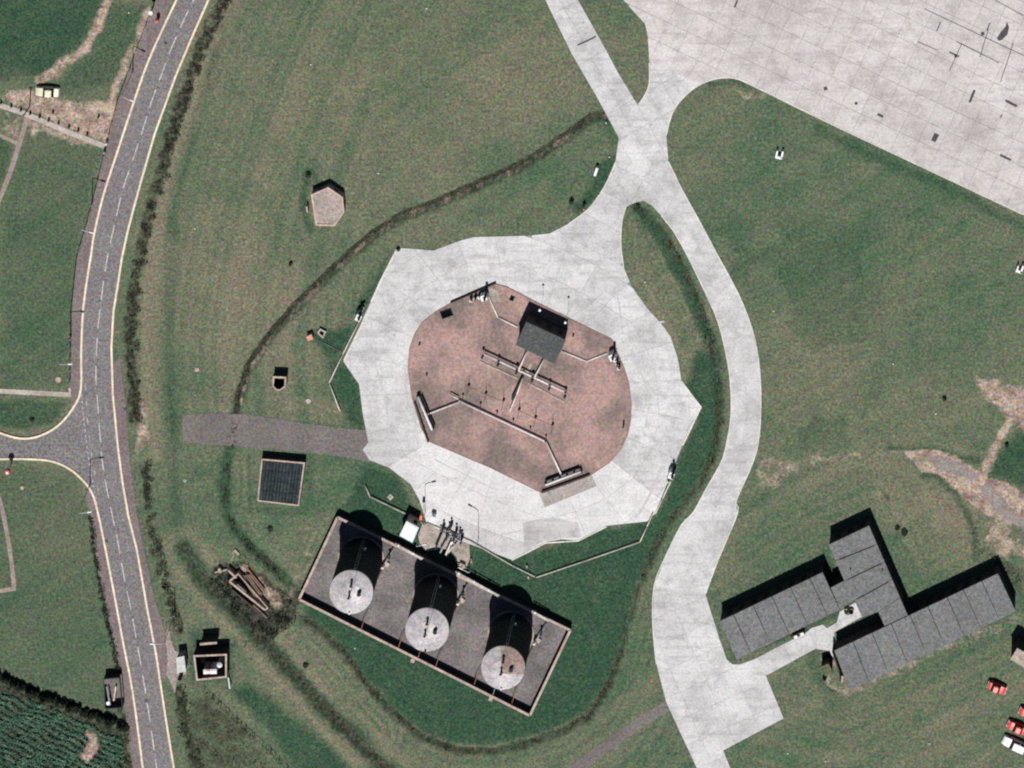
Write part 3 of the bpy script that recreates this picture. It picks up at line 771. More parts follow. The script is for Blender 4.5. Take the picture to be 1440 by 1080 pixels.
# ------------------------------------------------------------------ tank bund and tanks
bund = [(420.5,843),(474.5,727.5),(802,886.5),(745,1006.5)]      # SW, NW, NE, SE at coping level
BH = 1.35
B = [W(x, y, BH) for x, y in bund]
bt = thing('bund_wall', 'low brick wall with pale coping boxing in the three round tanks', 'wall', *B[0])
b = MB(); b.prism(inset(B, .1), .0, .024); b.build('bund_floor', 'bund_floor', kind='structure')
for i in range(4):
    p, q = Vector(B[i]), Vector(B[(i + 1) % 4]); d = (q - p).normalized(); L = (q - p).length
    mid = (p + q) / 2; rot = math.atan2(d.y, d.x)
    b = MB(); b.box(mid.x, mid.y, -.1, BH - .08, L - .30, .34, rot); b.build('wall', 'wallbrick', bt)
    nn = int(L / 1.5)
    for k in range(nn):
        c = p + d * (L * (k + .5) / nn)
        b = MB(); b.box(c.x, c.y, BH - .08, BH, L / nn - .03, .50, rot); b.build('coping_stone', 'coping', bt)
# buttress piers on the south wall
for x, y in ((580,930),(690,984)):
    cx, cy = W(x, y, BH); b = MB(); b.box(cx, cy, 0, BH - .1, .8, .8, R(-25)); b.build('pier', 'coping', bt)

TH, TR = 9.9, 4.56
def tank(px, py, label, rusty=False):
    x, y = W(px, py, TH)
    t = thing('storage_tank', label, 'storage tank', x, y, 0, 'round storage tanks in the bund')
    b = MB(); b.cyl(x, y, 0, .25, TR + .35, n=48); b.build('plinth', 'pad', t)
    b = MB()
    for k in range(5): b.cyl(x, y, .25 + k * (TH - .25) / 5, .25 + (k + 1) * (TH - .25) / 5 - .05, TR - .01 * k, n=48, cap=False)
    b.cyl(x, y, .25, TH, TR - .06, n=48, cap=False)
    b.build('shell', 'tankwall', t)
    n = 16; rise = 1.6
    for k in range(n):
        a0, a1 = 2 * math.pi * k / n + .1, 2 * math.pi * (k + 1) / n + .1; am = (a0 + a1) / 2; g = .0022
        b = MB(); r = TR + .06
        ring = []
        for rr, z in ((.25, TH + rise - .04), (r * .5, TH + rise * .62), (r, TH)):
            for a in (a0 + g, (a0 + a1) / 2, a1 - g): ring.append((x + rr * math.cos(a), y + rr * math.sin(a), z))
        b.add(ring + [(v[0], v[1], v[2] - .12) for v in ring[6:]], [(3, 4, 1, 0), (4, 5, 2, 1), (6, 7, 4, 3), (7, 8, 5, 4), (9, 10, 7, 6), (10, 11, 8, 7)])
        deg = math.degrees(am) % 360
        b.build('roof_plate', 'tankrust' if rusty and (deg > 338 or deg < 86) else 'tankroof', t)
    b = MB(); b.cyl(x, y, TH + rise - .06, TH + rise + .12, .3, .22, n=12); b.build('roof_cap', 'grey' if not rusty else 'tankrust', t)
    b = MB()
    b.tube([(x + (TR + .02) * math.cos(2 * math.pi * k / 48), y + (TR + .02) * math.sin(2 * math.pi * k / 48), TH + .02) for k in range(49)], .05, 5)
    b.build('rim', 'rooflead', t, smooth=True)
    # hatch, vents, gauge and their stands
    for (dx, dy, r, h, nm, m) in ((1.9, .55, .38, .65, 'hatch', 'dark'), (.25, 2.35, .26, .9, 'vent', 'dark'), (-.1, .35, .22, .95, 'vent', 'dark')):
        zc = TH + rise * (1 - math.hypot(dx, dy) / TR)
        b = MB(); b.cyl(x + dx, y + dy, zc - .1, zc + h, r, r * .8, n=10); b.cyl(x + dx, y + dy, zc + h, zc + h + .12, r * 1.25, r * .5, n=10)
        b.build(nm, m, t)
    if not rusty:
        b = MB(); b.tube([(x - .1, y + .3, TH + rise + .25), (x + .7, y + 2.3, TH + .95), (x + 1.3, y + 4.3, TH + .25)], .06, 5); b.build('handrail', 'grey', t)
    b = MB(); b.box(x - .3, y - 4.05, TH + .02, TH + .7, .35, .3, R(-10)); b.build('gauge_box', 'dark' if px == 600.7 else 'white', t)
    # caged ladder on the north side
    b = MB()
    for s in (-.25, .25): b.tube([(x + .8 + s, y + TR + .2, .1), (x + .8 + s, y + TR + .2, TH + .9)], .04, 4)
    for k in range(30): b.tube([(x + .55, y + TR + .2, .4 + k * .32), (x + 1.05, y + TR + .2, .4 + k * .32)], .02, 4)
    b.build('ladder', 'grey', t)
    b = MB(); cx, cy = x + 1.6, y + TR + .25; b.cyl(cx, cy, 3.8, 4.3, .22, n=8); b.build('light_fitting', 'white', t)
    # supply pipe from the north wall to the tank, with a pale valve
    vx, vy = x + 5.9, y + 3.9
    return t, x, y
tanks = [tank(494, 832.5, 'round storage tank nearest the west corner of the bund, clean pale roof'),
         tank(600.7, 885.7, 'middle round storage tank of the three in the bund, dark gauge at its lower edge'),
         tank(707.5, 939, 'round storage tank nearest the east wall, pale roof with a brown rusty quarter', True)]
# supply main along the north wall and its branches
def main_run(p0, p1, label):
    a = W(*p0, 1.55); c = W(*p1, 1.55)
    t = thing('supply_pipe', label, 'pipe', *a, 0, 'white supply pipes on the bund wall')
    d = Vector((c[0] - a[0], c[1] - a[1], 0)); L = d.length; d.normalize(); n = Vector((d.y, -d.x, 0))
    for s in (0, .42):
        b = MB(); b.tube([(a[0] + n.x * s, a[1] + n.y * s, 1.62 - .25 * (s > 0)), (c[0] + n.x * s, c[1] + n.y * s, 1.62 - .25 * (s > 0))], .13, 8)
        b.build('pipe', 'pipewhite' if s == 0 else 'cream', t, smooth=True)
    k = 0.8
    while k < L:
        q = Vector((*a, 0)) + d * k
        b = MB(); b.cyl(q.x, q.y, 1.42, 1.82, .2, n=8); b.build('flange', 'white', t); k += 3.6
    k = 1.5
    while k < L: q = Vector((*a, 0)) + d * k + n * .2; b = MB(); b.box(q.x, q.y, 0.02, 1.5, .12, .5, math.atan2(d.y, d.x)); b.build('bracket', 'dark', t); k += 3.0
main_run((556,763.5), (594,785), 'double white pipe on the north bund wall above the middle tank shadow')
main_run((641,803), (702,837), 'double white pipe on the north bund wall between middle and east tank shadows')
main_run((748,858), (772,871.5), 'short double white pipe on the north bund wall near its east corner')
for (p0, pv, p1, lab) in (((556,768),(539,796),(520,842),'west'),((658,820),(645,847),(628,888),'middle'),((770,876),(752,903),(737,938),'east')):
    a = W(*p0, .8); v = W(*pv, .8); c = W(*p1, .4)
    t = thing('branch_pipe', 'grey branch pipe with pale valve running to the %s tank' % lab, 'pipe', *v, 0, 'branch pipes to the tanks')
    b = MB(); b.tube([(*a, .8), (*v, .8)], .14, 8); b.build('pipe', 'grey', t, smooth=True)
    b = MB(); b.tube([(*v, .8), (*c, .4)], .09, 6); b.build('pipe', 'rustpipe', t, smooth=True)
    b = MB(); b.box(v[0], v[1], .3, 1.25, .45, .8, R(-35)); b.cyl(v[0], v[1], 1.25, 1.5, .25, n=10); b.build('valve', 'cream', t)
    m_ = (Vector(a) + Vector(v)) / 2
    b = MB(); b.cyl(m_.x, m_.y, .2, 1.3, .16, n=8); b.cyl(m_.x, m_.y, 1.3, 1.36, .35, n=12); b.build('hand_wheel', 'dark', t)
    b = MB(); b.box(v[0] + .5, v[1] + .1, 0, .35, 1.3, .9, R(-35)); b.build('pipe_block', 'coping', t)
labs = ['first', 'second', 'third', 'fourth', 'fifth', 'sixth', 'easternmost']
for i, (x, y, L) in enumerate(((508,878,16),(560,905,18),(588,918,14),(613,930,19),(667,956,20),(693,971,14),(720,982,22))):
    a = W(x, y + 6, BH); q = W(x + 3.5, y - 5, .9); c = W(x + 3 + L * .45, y - 6 - L, .15)
    b = MB(); b.tube([(a[0] - .1, a[1] - .4, .9), (a[0], a[1], BH + .12), (q[0], q[1], BH + .05), (*c, .15)], .07, 6)
    o = b.build('drain_pipe', 'rustpipe' if i != 5 else 'grey', loc=(*a, 0))
    tag(o, 'thin drain pipe over the south bund wall, %s' % ('westernmost of seven' if i == 0 else labs[i] + (' of seven' if i == 6 else ' of seven from the west')), 'pipe', 'drain pipes over the south bund wall')

# ------------------------------------------------------------------ generic buildings
def building(name, label, roof_px, h, roofm, wallm='wallbrick', cat='building', base=0.0):
    P = ccw([W(x, y, h) for x, y in roof_px])
    t = thing(name, label, cat, *P[0])
    b = MB(); b.prism(inset(P, .12), base, h - .18); b.build('wall', wallm, t)
    return t, P
def add_windows(t, a, c, z0, z1, w, step, out, door=False):
    """windows with frames on the wall from a to c (world), facing its right hand side"""
    a = Vector(a); c = Vector(c); d = (c - a).normalized(); L = (c - a).length; n = Vector((d.y, -d.x))
    k = step / 2 + .2
    rot = math.atan2(d.y, d.x)
    while k < L - step / 3:
        p = a + d * k + n * out
        b = MB(); b.box(p.x, p.y, z0, z1, w, .08, rot); f = b.build('window', 'dark', t)  # frame colour kept dark to carry the shade of the wall
        b = MB(); b.box(p.x + n.x * .045, p.y + n.y * .045, z0 + .08, z1 - .08, w - .16, .03, rot); b.build('pane', 'glass', f)
        k += step

# shelter in the oval
SH = 3.75
t, P = building('pump_shelter', 'dark grey roofed brick shelter standing on the pink oval', [(740,452.5),(795.8,478.3),(780,511.7),(725,485)], SH, 'roofdark', base=.1)
nw, ne, se, sw = (Vector(W(x, y, SH)) for x, y in ((740,452.5),(795.8,478.3),(780,511.7),(725,485)))
mw, me_ = (nw + sw) / 2, (ne + se) / 2
for A, Bq, Cq, D in ((nw, ne, me_, mw), (mw, me_, se, sw)):
    for k in range(8):
        f0, f1 = k / 8 + .001, (k + 1) / 8 - .001
        zA = SH - .01 if A is nw else SH + .03
        zD = SH + .03 if A is nw else SH - .01
        q = [A.lerp(Bq, f0), A.lerp(Bq, f1), D.lerp(Cq, f1), D.lerp(Cq, f0)]
        zs = [zA, zA, zD, zD]
        b = MB(); b.add([(v.x, v.y, z) for v, z in zip(q, zs)] + [(v.x, v.y, z - .1) for v, z in zip(q, zs)], [(3, 2, 1, 0), (0, 1, 5, 4), (1, 2, 6, 5), (2, 3, 7, 6), (3, 0, 4, 7)])
        b.build('roof_sheet', 'roofdark', t)
b = MB(); b.tube([(mw.x, mw.y, SH + .01), (me_.x, me_.y, SH + .01)], .05, 6); b.build('ridge', 'roofdark', t)
add_windows(t, sw, se, 1.2, 2.6, 1.2, 2.6, -.1); add_windows(t, ne, nw, 1.2, 2.6, 1.2, 2.6, -.1)

# white roofed hut beside the pumps
t, P = building('pump_hut', 'small square hut with flat white roof beside the pumps', [(571.7,732.8),(588.9,742.2),(580,763.3),(561.7,753.3)], 2.75, 'bluewhite', 'pad', 'hut')
b = MB(); b.prism(P, 2.57, 2.75); b.build('roof', 'bluewhite', t)
b = MB(); b.prism(inset(P, .25), 2.75, 2.80); b.build('roof_felt', 'white', t)
pa, pb = Vector(P[0]), Vector(P[1])
add_windows(t, Vector(W(588.9,742.2,2.75)), Vector(W(571.7,732.8,2.75)), 1.1, 2.0, .9, 1.6, -.07)

# barrack block
BHt = 3.1
bar = thing('barrack_block', 'long grey flat roofed block of joined wings beside the parking pad', 'building', *W(1190, 860))
E0, E1 = (1222.2,738.9), (1276.7,865.4)
N1 = [(1164.9,766),(1222.2,738.9),(1233.5,765.2),(1174.4,788.5)]
N2 = [(1174.4,788.5),(1233.5,765.2),(1244.2,789.9),(1187.2,816.7)]
LK = [(1167.8,826.5),(1187.2,816.7),(1244.2,789.9),(1254.9,814.8),(1201.8,846.9),(1180.4,855.6)]
LK[4] = (1201.8,843.5)
ST1 = [(1201.8,843.5),(1254.9,814.8),(1266,840.5),(1234.9,860.5),(1212.5,868.3)]
ST2 = [(1234.9,860.5),(1266,840.5),(1276.7,865.4),(1243.7,880.9)]
wings = {
 'left': [(1011.7,874),(1156.7,805),(1180.8,857.5),(1035.8,927.5)],
 'north': [(1164.9,766),(1222.2,738.9),(1244.2,789.9),(1187.2,816.7)],
 'link': LK, 'stem': ST1[:3] + ST2[2:] + ST1[3:],
 'right': [(1173.3,915),(1403.3,806.7),(1428.3,860),(1195,971.7)]}
def wing_walls(pts, ins=.12):
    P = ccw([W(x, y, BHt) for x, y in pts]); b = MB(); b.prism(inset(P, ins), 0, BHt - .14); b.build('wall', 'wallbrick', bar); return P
for k, v in wings.items(): wing_walls(v)
def bays(pts, fr, gap=.16, dz=0.0):
    """quad NW,NE,SE,SW cut into roof panels at fractions"""
    A, Bq, Cq, D = (Vector(W(x, y, BHt)) for x, y in pts)
    L = (Bq - A).length; g = gap / 2 / L
    fr = [0] + fr + [1]
    for i in range(len(fr) - 1):
        f0 = fr[i] + (g if i else 0); f1 = fr[i + 1] - (g if i < len(fr) - 2 else 0)
        # joint opens on the upper end and closes to the eaves, as the felt laps over it
        q = [A.lerp(Bq, f0), A.lerp(Bq, f1), D.lerp(Cq, f1 + (g * .6 if i < len(fr) - 2 else 0)), D.lerp(Cq, f0 - (g * .6 if i else 0))]
        z = BHt + dz + random.uniform(-.012, .012)
        b = MB(); b.prism([tuple(v) for v in q], z - .14, z); b.build('roof_panel', 'roofgrey', bar)
        if i:
            e0 = A.lerp(Bq, fr[i]); e1 = D.lerp(Cq, fr[i]); s0 = e0.lerp(e1, .12); s1 = e0.lerp(e1, .78)
            d = (s1 - s0).normalized(); off = Vector((-d.y, d.x)) * 0
            b = MB(); b.box(*((s0 + s1) / 2), z - .02, z + .12, (s1 - s0).length, .07, math.atan2(d.y, d.x)); b.build('roof_batten', 'dark', bar)
bays(wings['left'], [.138,.328,.511,.69,.88])
bays(wings['right'], [.115,.232,.348,.463,.572,.69,.79,.902])
for k_, pl in enumerate((N1, N2, LK, ST1, ST2)):
    P = inset([W(x, y, BHt) for x, y in pl], .05); z = BHt - .004 * k_ - .004
    b = MB(); b.prism(P, z - .14, z); b.build('roof_panel', 'roofgrey', bar)
# dark raised batten between link and stem
for s0, s1 in (((1205,842.5),(1249,818.5)),((1192,815),(1239,792.5)),((1181,786.5),(1229,767.5))):
    a, c = Vector(W(*s0, BHt)), Vector(W(*s1, BHt)); d = (c - a)
    b = MB(); b.box(*((a + c) / 2), BHt - .05, BHt + .13, d.length, .09, math.atan2(d.y, d.x)); b.build('roof_batten', 'dark', bar)
for px_, py_ in ((1241,801),(1196,800)):
    cx, cy = W(px_, py_, BHt); b = MB(); b.cyl(cx, cy, BHt, BHt + .35, .13, n=8); b.build('vent_pipe', 'dark', bar)
g = lambda x, y: Vector(W(x, y, BHt))
for a, c in ((g(1156.7,805), g(1011.7,874)), (g(1035.8,927.5), g(1180.8,857.5)), (g(1403.3,806.7), g(1280,864)), (g(1195,971.7), g(1428.3,860)), (g(1222.2,739), g(1164.9,766)), (g(1276.7,865.4), g(1222.2,738.9))):
    add_windows(bar, a, c, 1.0, 2.2, 1.3, 2.9, -.09)
# little porch at the west end of the right wing
t, P = building('coal_bunker', 'small low felt roofed outhouse at the west end of the right barrack wing', [(1153.5,938),(1165,933),(1171,946),(1160,951)], 2.2, 'old_track', cat='outhouse')
b = MB(); b.prism(P, 2.02, 2.2); b.build('roof', 'tuft', t)
b = MB(); b.box(*W(1160, 948), .2, 1.8, .8, .1, R(-25)); b.build('door', 'woodpost', t)
# tall dark board leaning at the gable end
x, y = W(1180, 948); t = thing('screen_wall', 'dark curved screen wall against the west gable of the right barrack wing', 'wall', x, y)
b = MB()
pts = PW([(1171,915),(1176,930),(1180,942),(1182,957)], 2.2)
for i in range(3):
    p, q = Vector(pts[i]), Vector(pts[i + 1]); mm = (p + q) / 2; b.box(mm.x, mm.y, 0, 2.6, (q - p).length, .25, math.atan2(q.y - p.y, q.x - p.x))
b.build('wall', 'wallbrick', t)
b = MB(); b.box(*W(1184, 955, .6), 0, .6, .6, 1.3, R(-10)); b.build('kerb_block', 'coping', t)
# pale roofed building at the right edge
t, P = building('pale_hut', 'pale pink roofed hut cut off by the right edge below the barrack block', [(1430.5,911.5),(1420.5,927.5),(1450,945),(1470,933)], 3.9, 'pad', cat='hut')
nn = 3
a0, a1, a2, a3 = Vector(P[0]), Vector(P[1]), Vector(P[2]), Vector(P[3])
for k in range(4):
    q = [a0.lerp(a1, k / 4 + .004), a0.lerp(a1, (k + 1) / 4 - .004), a3.lerp(a2, (k + 1) / 4 - .004), a3.lerp(a2, k / 4 + .004)]
    b = MB(); b.prism([tuple(v) for v in q], 3.74, 3.9); b.build('roof_panel', 'pad', t)

# pillbox
HP = 1.5
hexp = [(461.7,262.8),(482.2,276.7),(484.4,297.8),(470.6,317.8),(443.9,317.2),(437.2,273.3)]
P = ccw([W(x, y, HP) for x, y in hexp])
t = thing('pillbox', 'six sided concrete pillbox with pale rim standing in the grass', 'pillbox', *W(462, 292))
b = MB(); b.prism(inset(P, .08), -.1, HP - .02); b.build('wall', 'pad', t)
b = MB(); b.prism(inset(P, .4), HP - .02, HP + .0); b.build('roof', mat('pillbox_roof', (.36, .30, .275), (.27, .225, .205), .35, .18), t)
pin = inset(P, .42)
for i in range(6):
    q = [P[i], P[(i + 1) % 6], pin[(i + 1) % 6], pin[i]]
    b = MB(); b.prism(q, HP - .2, HP + .1); b.build('parapet', mat('pillbox_rim', (.55, .42, .34), (.42, .31, .26), .5, .15) if i == 0 else bpy.data.materials['pillbox_rim'], t)
for i in range(6):
    p, q = Vector(P[i]), Vector(P[(i + 1) % 6]); mm = (p + q) / 2; d = (q - p).normalized(); n = Vector((d.y, -d.x)) * -.0
    b = MB(); b.box(mm.x + d.y * -.06, mm.y + d.x * .06, .7, 1.0, 1.0, .12, math.atan2(d.y, d.x)); b.build('loophole', 'pit', t)
b = MB(); b.box(*W(432, 294, .8), 0, 1.0, .35, 1.3, R(8)); b.build('blast_block', 'coping', t)

# small square pit house
def ring_wall(name, label, cat, px_pts, h, wthick, topm, floorm, floor_z=.03, wallm='wallbrick'):
    P = ccw([W(x, y, h) for x, y in px_pts]); t = thing(name, label, cat, *P[0])
    q = inset(P, wthick)
    for i in range(len(P)):
        j = (i + 1) % len(P)
        b = MB(); b.prism([P[i], P[j], q[j], q[i]], -.05, h - .06); b.build('wall', wallm, t)
        b = MB(); b.prism([P[i], P[j], q[j], q[i]], h - .06, h); b.build('coping', topm, t)
    b = MB(); b.prism(inset(P, wthick * .5), -.1, floor_z); b.build('floor', floorm, t)
    return t, P
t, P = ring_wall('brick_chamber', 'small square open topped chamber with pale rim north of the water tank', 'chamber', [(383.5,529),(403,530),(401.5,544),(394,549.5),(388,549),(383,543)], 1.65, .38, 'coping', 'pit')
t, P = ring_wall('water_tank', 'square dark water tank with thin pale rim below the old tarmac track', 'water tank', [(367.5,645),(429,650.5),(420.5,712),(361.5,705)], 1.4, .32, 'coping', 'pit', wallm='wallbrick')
A, Bq, Cq, D = (Vector(W(x, y, 1.3)) for x, y in ((370,648),(426.5,653),(418.5,709.5),(364,703)))
for i in range(12):
    for j in range(4):
        f0, f1, g0, g1 = i / 12 + .006, (i + 1) / 12 - .006, j / 4 + .004, (j + 1) / 4 - .004
        q = [A.lerp(Bq, f0).lerp(D.lerp(Cq, f0), g0), A.lerp(Bq, f1).lerp(D.lerp(Cq, f1), g0), A.lerp(Bq, f1).lerp(D.lerp(Cq, f1), g1), A.lerp(Bq, f0).lerp(D.lerp(Cq, f0), g1)]
        b = MB(); b.prism([tuple(v) for v in q], 1.20, 1.27 + random.uniform(-.02, .02)); b.build('cover_panel', 'reservoir', t)

# walled compound by the road
GH = 2.5
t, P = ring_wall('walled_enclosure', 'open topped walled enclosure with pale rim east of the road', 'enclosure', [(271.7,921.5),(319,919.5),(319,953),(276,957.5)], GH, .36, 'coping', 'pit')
cx, cy = W(296, 943, 1.9)
t = thing('white_switchgear', 'white and orange cabinet row inside the dark walled enclosure', 'cabinet', cx, cy)
for k in range(4):
    b = MB(); b.box(cx - 1.05 + .7 * k, cy + .02 * k, .03, 2.3, .66, .95, R(3)); b.build('cabinet', 'white' if k != 1 else 'salmon', t)
    b = MB(); b.box(cx - 1.05 + .7 * k, cy + .02 * k, 2.3, 2.42, .5, .5, R(3)); b.build('cap', 'white', t)
cx, cy = W(309.5, 933, 1.8)
t = thing('white_vessel', 'white rounded vessel in the corner of the walled enclosure', 'vessel', cx, cy)
b = MB(); b.cyl(cx, cy, .03, 2.3, .55, n=16); b.build('body', 'white', t, smooth=False)
b = MB(); b.cyl(cx, cy, 2.3, 2.6, .55, .15, n=16); b.build('dome', 'white', t)
t = thing('blast_wall', 'free standing short wall with pale top north of the walled enclosure', 'wall', *W(293, 905, 2.3))
b = MB(); cx, cy = W(293, 905, 2.3); b.box(cx, cy, 0, 2.24, 3.4, .40, R(5)); b.build('wall', 'wallbrick', t)
b = MB(); b.box(cx, cy, 2.24, 2.3, 3.6, .46, R(5)); b.build('coping', 'coping', t)
t, P = building('grey_kiosk', 'small pale grey roofed kiosk between the road and the walled enclosure', [(247.5,925),(259,922.5),(261.5,944),(249,947)], 2.1, 'grey', 'pad', 'kiosk')
b = MB(); b.prism(P, 1.98, 2.1); b.build('roof', mat('kiosk_roof', (.50, .52, .50), (.44, .46, .44), .5, .1), t)
b = MB(); b.box(*W(255, 948), .1, 1.8, .8, .08, R(-8)); b.build('door', 'woodpost', t)
b = MB(); b.prism(PW([(233,890),(237,882),(240,900),(246,915),(262,920),(262,948),(250,950),(246,975),(240,960),(232,945)]), 0, .04); b.build('kiosk_forecourt', mat('pink_gravel', (.34, .28, .26), (.24, .20, .19), .4, .2), kind='structure')
x, y = W(322, 961, .8); b = MB(); b.tube([(x - .2, y + 1.0, .5), (x + .25, y - .95, 1.0)], .16, 8); b.cyl(x + .2, y - .8, 0, .9, .1, n=6); o = b.build('white_pipe', 'white', loc=(x, y, 0)); tag(o, 'short white pipe end sticking out beside the walled enclosure', 'pipe')

# bus shelter
sx0, sy0 = W(157, 978)
t = thing('bus_shelter', 'dark framed open bus shelter on the west side of the road', 'bus shelter', sx0, sy0)
rc = [W(x, y, 1.6) for x, y in ((146,955),(168,953),(172,995),(148,997))]
cc = [W(x, y, 0) for x, y in ((146,955),(168,953),(172,995),(148,997))]
b = MB(); b.prism(cc, -.02, .03); b.build('floor', 'old_track', t)
for i in range(4):
    p, q = Vector(rc[i]), Vector(rc[(i + 1) % 4]); mm = (p + q) / 2; d = q - p
    b = MB(); b.box(mm.x, mm.y, 0 if i != 1 else 1.3, 1.6, d.length, .18, math.atan2(d.y, d.x)); b.build('side_panel', 'dark', t)
for (x0, y0, x1, y1, m) in ((150,965,155,992,'grey'),(163,965,160,985,'cream')):
    a, c = W(x0, y0, 1.0), W(x1, y1, 1.0); b = MB(); b.tube([(*a, 1.0), (*c, 1.0)], .16, 6); b.build('bench_rail', m, t)
b = MB(); b.cyl(*W(152, 989, 1.1), 0, 1.15, .4, n=10); b.build('bin', 'white', t)
b = MB(); b.cyl(*W(160, 984, 1.1), 0, 1.1, .25, n=10); b.build('bin', 'salmon', t)
b = MB(); b.box(*W(157, 958, 1.6), 1.5, 1.62, 3.2, 1.0, R(5)); b.build('roof', 'old_track', t)

# ruined trench west of the bund
t = thing('brick_ruin', 'broken brick and timber pit overgrown with scrub west of the tank bund', 'ruin', *W(350, 825))
def beam(p0, p1, w, z0, z1, m, nm):
    a, c = Vector(W(*p0, z1)), Vector(W(*p1, z1)); d = c - a; mm = (a + c) / 2
    b = MB(); b.box(mm.x, mm.y, z0, z1, d.length, w, math.atan2(d.y, d.x)); b.build(nm, m, t)
ZP = lambda x, y: (260 + x / 7.2, 740 + y / 7.2)
beam(ZP(450,560), ZP(810,850), .38, 0, 1.1, 'coping', 'wall')
beam(ZP(545,490), ZP(840,830), .22, 0, 1.0, 'coping', 'wall')
beam(ZP(810,850), ZP(842,825), .35, 0, 1.05, 'coping', 'wall')
beam(ZP(440,450), ZP(520,525), .4, 0, 1.1, 'coping', 'wall')
beam(ZP(450,560), ZP(545,480), .35, 0, 1.05, 'coping', 'wall')
beam(ZP(520,600), ZP(610,680), .75, 0, .9, 'pad', 'block')
for k in range(5):
    beam(ZP(572 + 21 * k, 505 - 4 * k), ZP(716 + 21 * k, 722 - 14 * k + 18 * (k % 2)), .30, .3, .55 + .05 * (k % 3), 'wood', 'plank')
beam(ZP(470,640), ZP(780,900), .25, 0, .5, 'woodpost', 'beam')
beam(ZP(640,440), ZP(800,640), .22, 0, .45, 'rustpipe', 'beam')
beam(ZP(300,470), ZP(430,440), .3, 0, .4, 'pad', 'block')
beam(ZP(340,430), ZP(370,470), .6, 0, .7, 'pad', 'block')
beam(ZP(500,240), ZP(545,290), .5, 0, .3, 'coping', 'block')
beam(ZP(690,800), ZP(830,930), .3, 0, .4, 'wood', 'beam')
b = MB(); b.prism([W(*ZP(x, y)) for x, y in ((440,450),(560,440),(860,820),(800,880),(430,560))], -.05, .04); b.build('pit_floor', 'pit', t)
b = MB(); b.prism([W(x, y) for x, y in ((318,812),(326,805),(372,858),(398,866),(366,896),(350,872))], -.2, .02); b.build('pit_soil', mat('dark_soil', (.020, .026, .018), (.05, .045, .034), .5, .3, lo=.42, hi=.6), t)

# ------------------------------------------------------------------ pipework on the oval
def pipe(name, label, pts, r, m, z, cat='pipe', group=None, supports=True, supm='grey'):
    W3 = [(*W(p[0], p[1], (p[2] if len(p) > 2 else z)), (p[2] if len(p) > 2 else z)) for p in pts]
    t = thing(name, label, cat, W3[0][0], W3[0][1], 0, group)
    for i in range(len(W3) - 1):
        b = MB(); b.tube([W3[i], W3[i + 1]], r, 8); b.build('pipe', m, t, smooth=True)
    for i in range(len(W3) - 1):
        a, c = Vector(W3[i]), Vector(W3[i + 1]); L = (c - a).length; k = max(1, int(L / 5))
        for j in range(k + 1):
            q = a.lerp(c, (j + .02) / (k + .04)); b = MB(); b.cyl(q.x, q.y, -.02, q.z - r * .8, .07, n=6); b.build('support', supm, t)
    return t
pipe('gantry_pipe', 'long white raised pipe in front of the shelter, northern pipe with loading stands', [(681,497.5),(797,552)], .22, 'pipewhite', .85)
pipe('link_pipe', 'white pipe from the shelter to the northern raised pipe, western of the pair', [(741,494),(729.5,520)], .16, 'pipewhite', .85, group='pipes from the shelter to the gantry pipe', supports=False)
pipe('link_pipe', 'white pipe from the shelter to the northern raised pipe, eastern of the pair', [(765,505),(752,530)], .16, 'pipewhite', .85, group='pipes from the shelter to the gantry pipe', supports=False)
for p0, p1, l in (((674,508.5),(728,533),'western'),((742,539),(794,566),'eastern')):
    a, c = Vector(W(*p0, .3)), Vector(W(*p1, .3)); d = c - a
    t = thing('drip_kerb', '%s pale kerb under the loading stands on the pink oval' % l, 'kerb', *a)
    nk = int(d.length / 1.6)
    for k in range(nk):
        q = a + d * ((k + .5) / nk); b = MB(); b.box(q.x, q.y, .1, .26, d.length / nk - .04, .38, math.atan2(d.y, d.x)); b.build('kerb_stone', 'pad', t)
strip('pale_slab', [W(747, 511), W(740, 526)], .55, .139, 'pad')
pipe('low_pipe', 'pale pipe sloping from the pipe crossing down to the middle of the oval', [(735,532,1.6),(727,554,1.2),(717,578,.5)], .18, 'cream', 1, supports=False)
# dark bar beside it: the pipe's shadow put in as an object
a, c = Vector(W(734.5, 532, .9)), Vector(W(720, 562, .9)); d = c - a
b = MB(); b.box(*((a + c) / 2), .1, .95, d.length, .45, math.atan2(d.y, d.x)); o = b.build('shadow_bar', 'dark', loc=(*a, 0)); tag(o, 'narrow dark bar put in as the shadow beside the sloping pale pipe on the oval', 'shadow bar')
pipe('manifold_pipe', 'long white pipe with small stands across the lower oval, bent down at its east end', [(645,563),(768,621),(790,669)], .19, 'pipewhite', .5)
pipe('manifold_pipe', 'short white pipe continuing the lower pipe to the north west', [(633,555),(645,561)], .16, 'cream', .7, supports=False)
pipe('manifold_pipe', 'white pipe joining the lower pipe to the western hose rack', [(645,565.5),(602,582)], .17, 'pipewhite', .5)
pipe('feed_pipe', 'white bent pipe from the north west valve station to the shelter', [(687,416),(700,446),(728,460)], .16, 'pipewhite', .26, supports=False)
pipe('feed_pipe', 'white bent pipe from the shelter to the east valve station', [(790,493.5),(825,508),(854,496.5)], .16, 'pipewhite', .26, supports=False)
ORD = ['first', 'second', 'third', 'fourth', 'fifth', 'sixth']
def stand(x, y, h, label, group):
    cx, cy = W(x, y, h); t = thing('loading_stand', label, 'loading stand', cx, cy, 0, group)
    b = MB(); b.cyl(cx, cy, .1, h - .35, .045, n=8); b.build('post', 'grey', t)
    b = MB(); b.box(cx, cy, h - .5, h, .5, .6, R(-25), .85); b.build('head', 'dark', t)
    b = MB(); b.tube([(cx, cy, h - .4), (cx + .1, cy + .5, h - .5)], .05, 6); b.build('arm', 'dark', t)
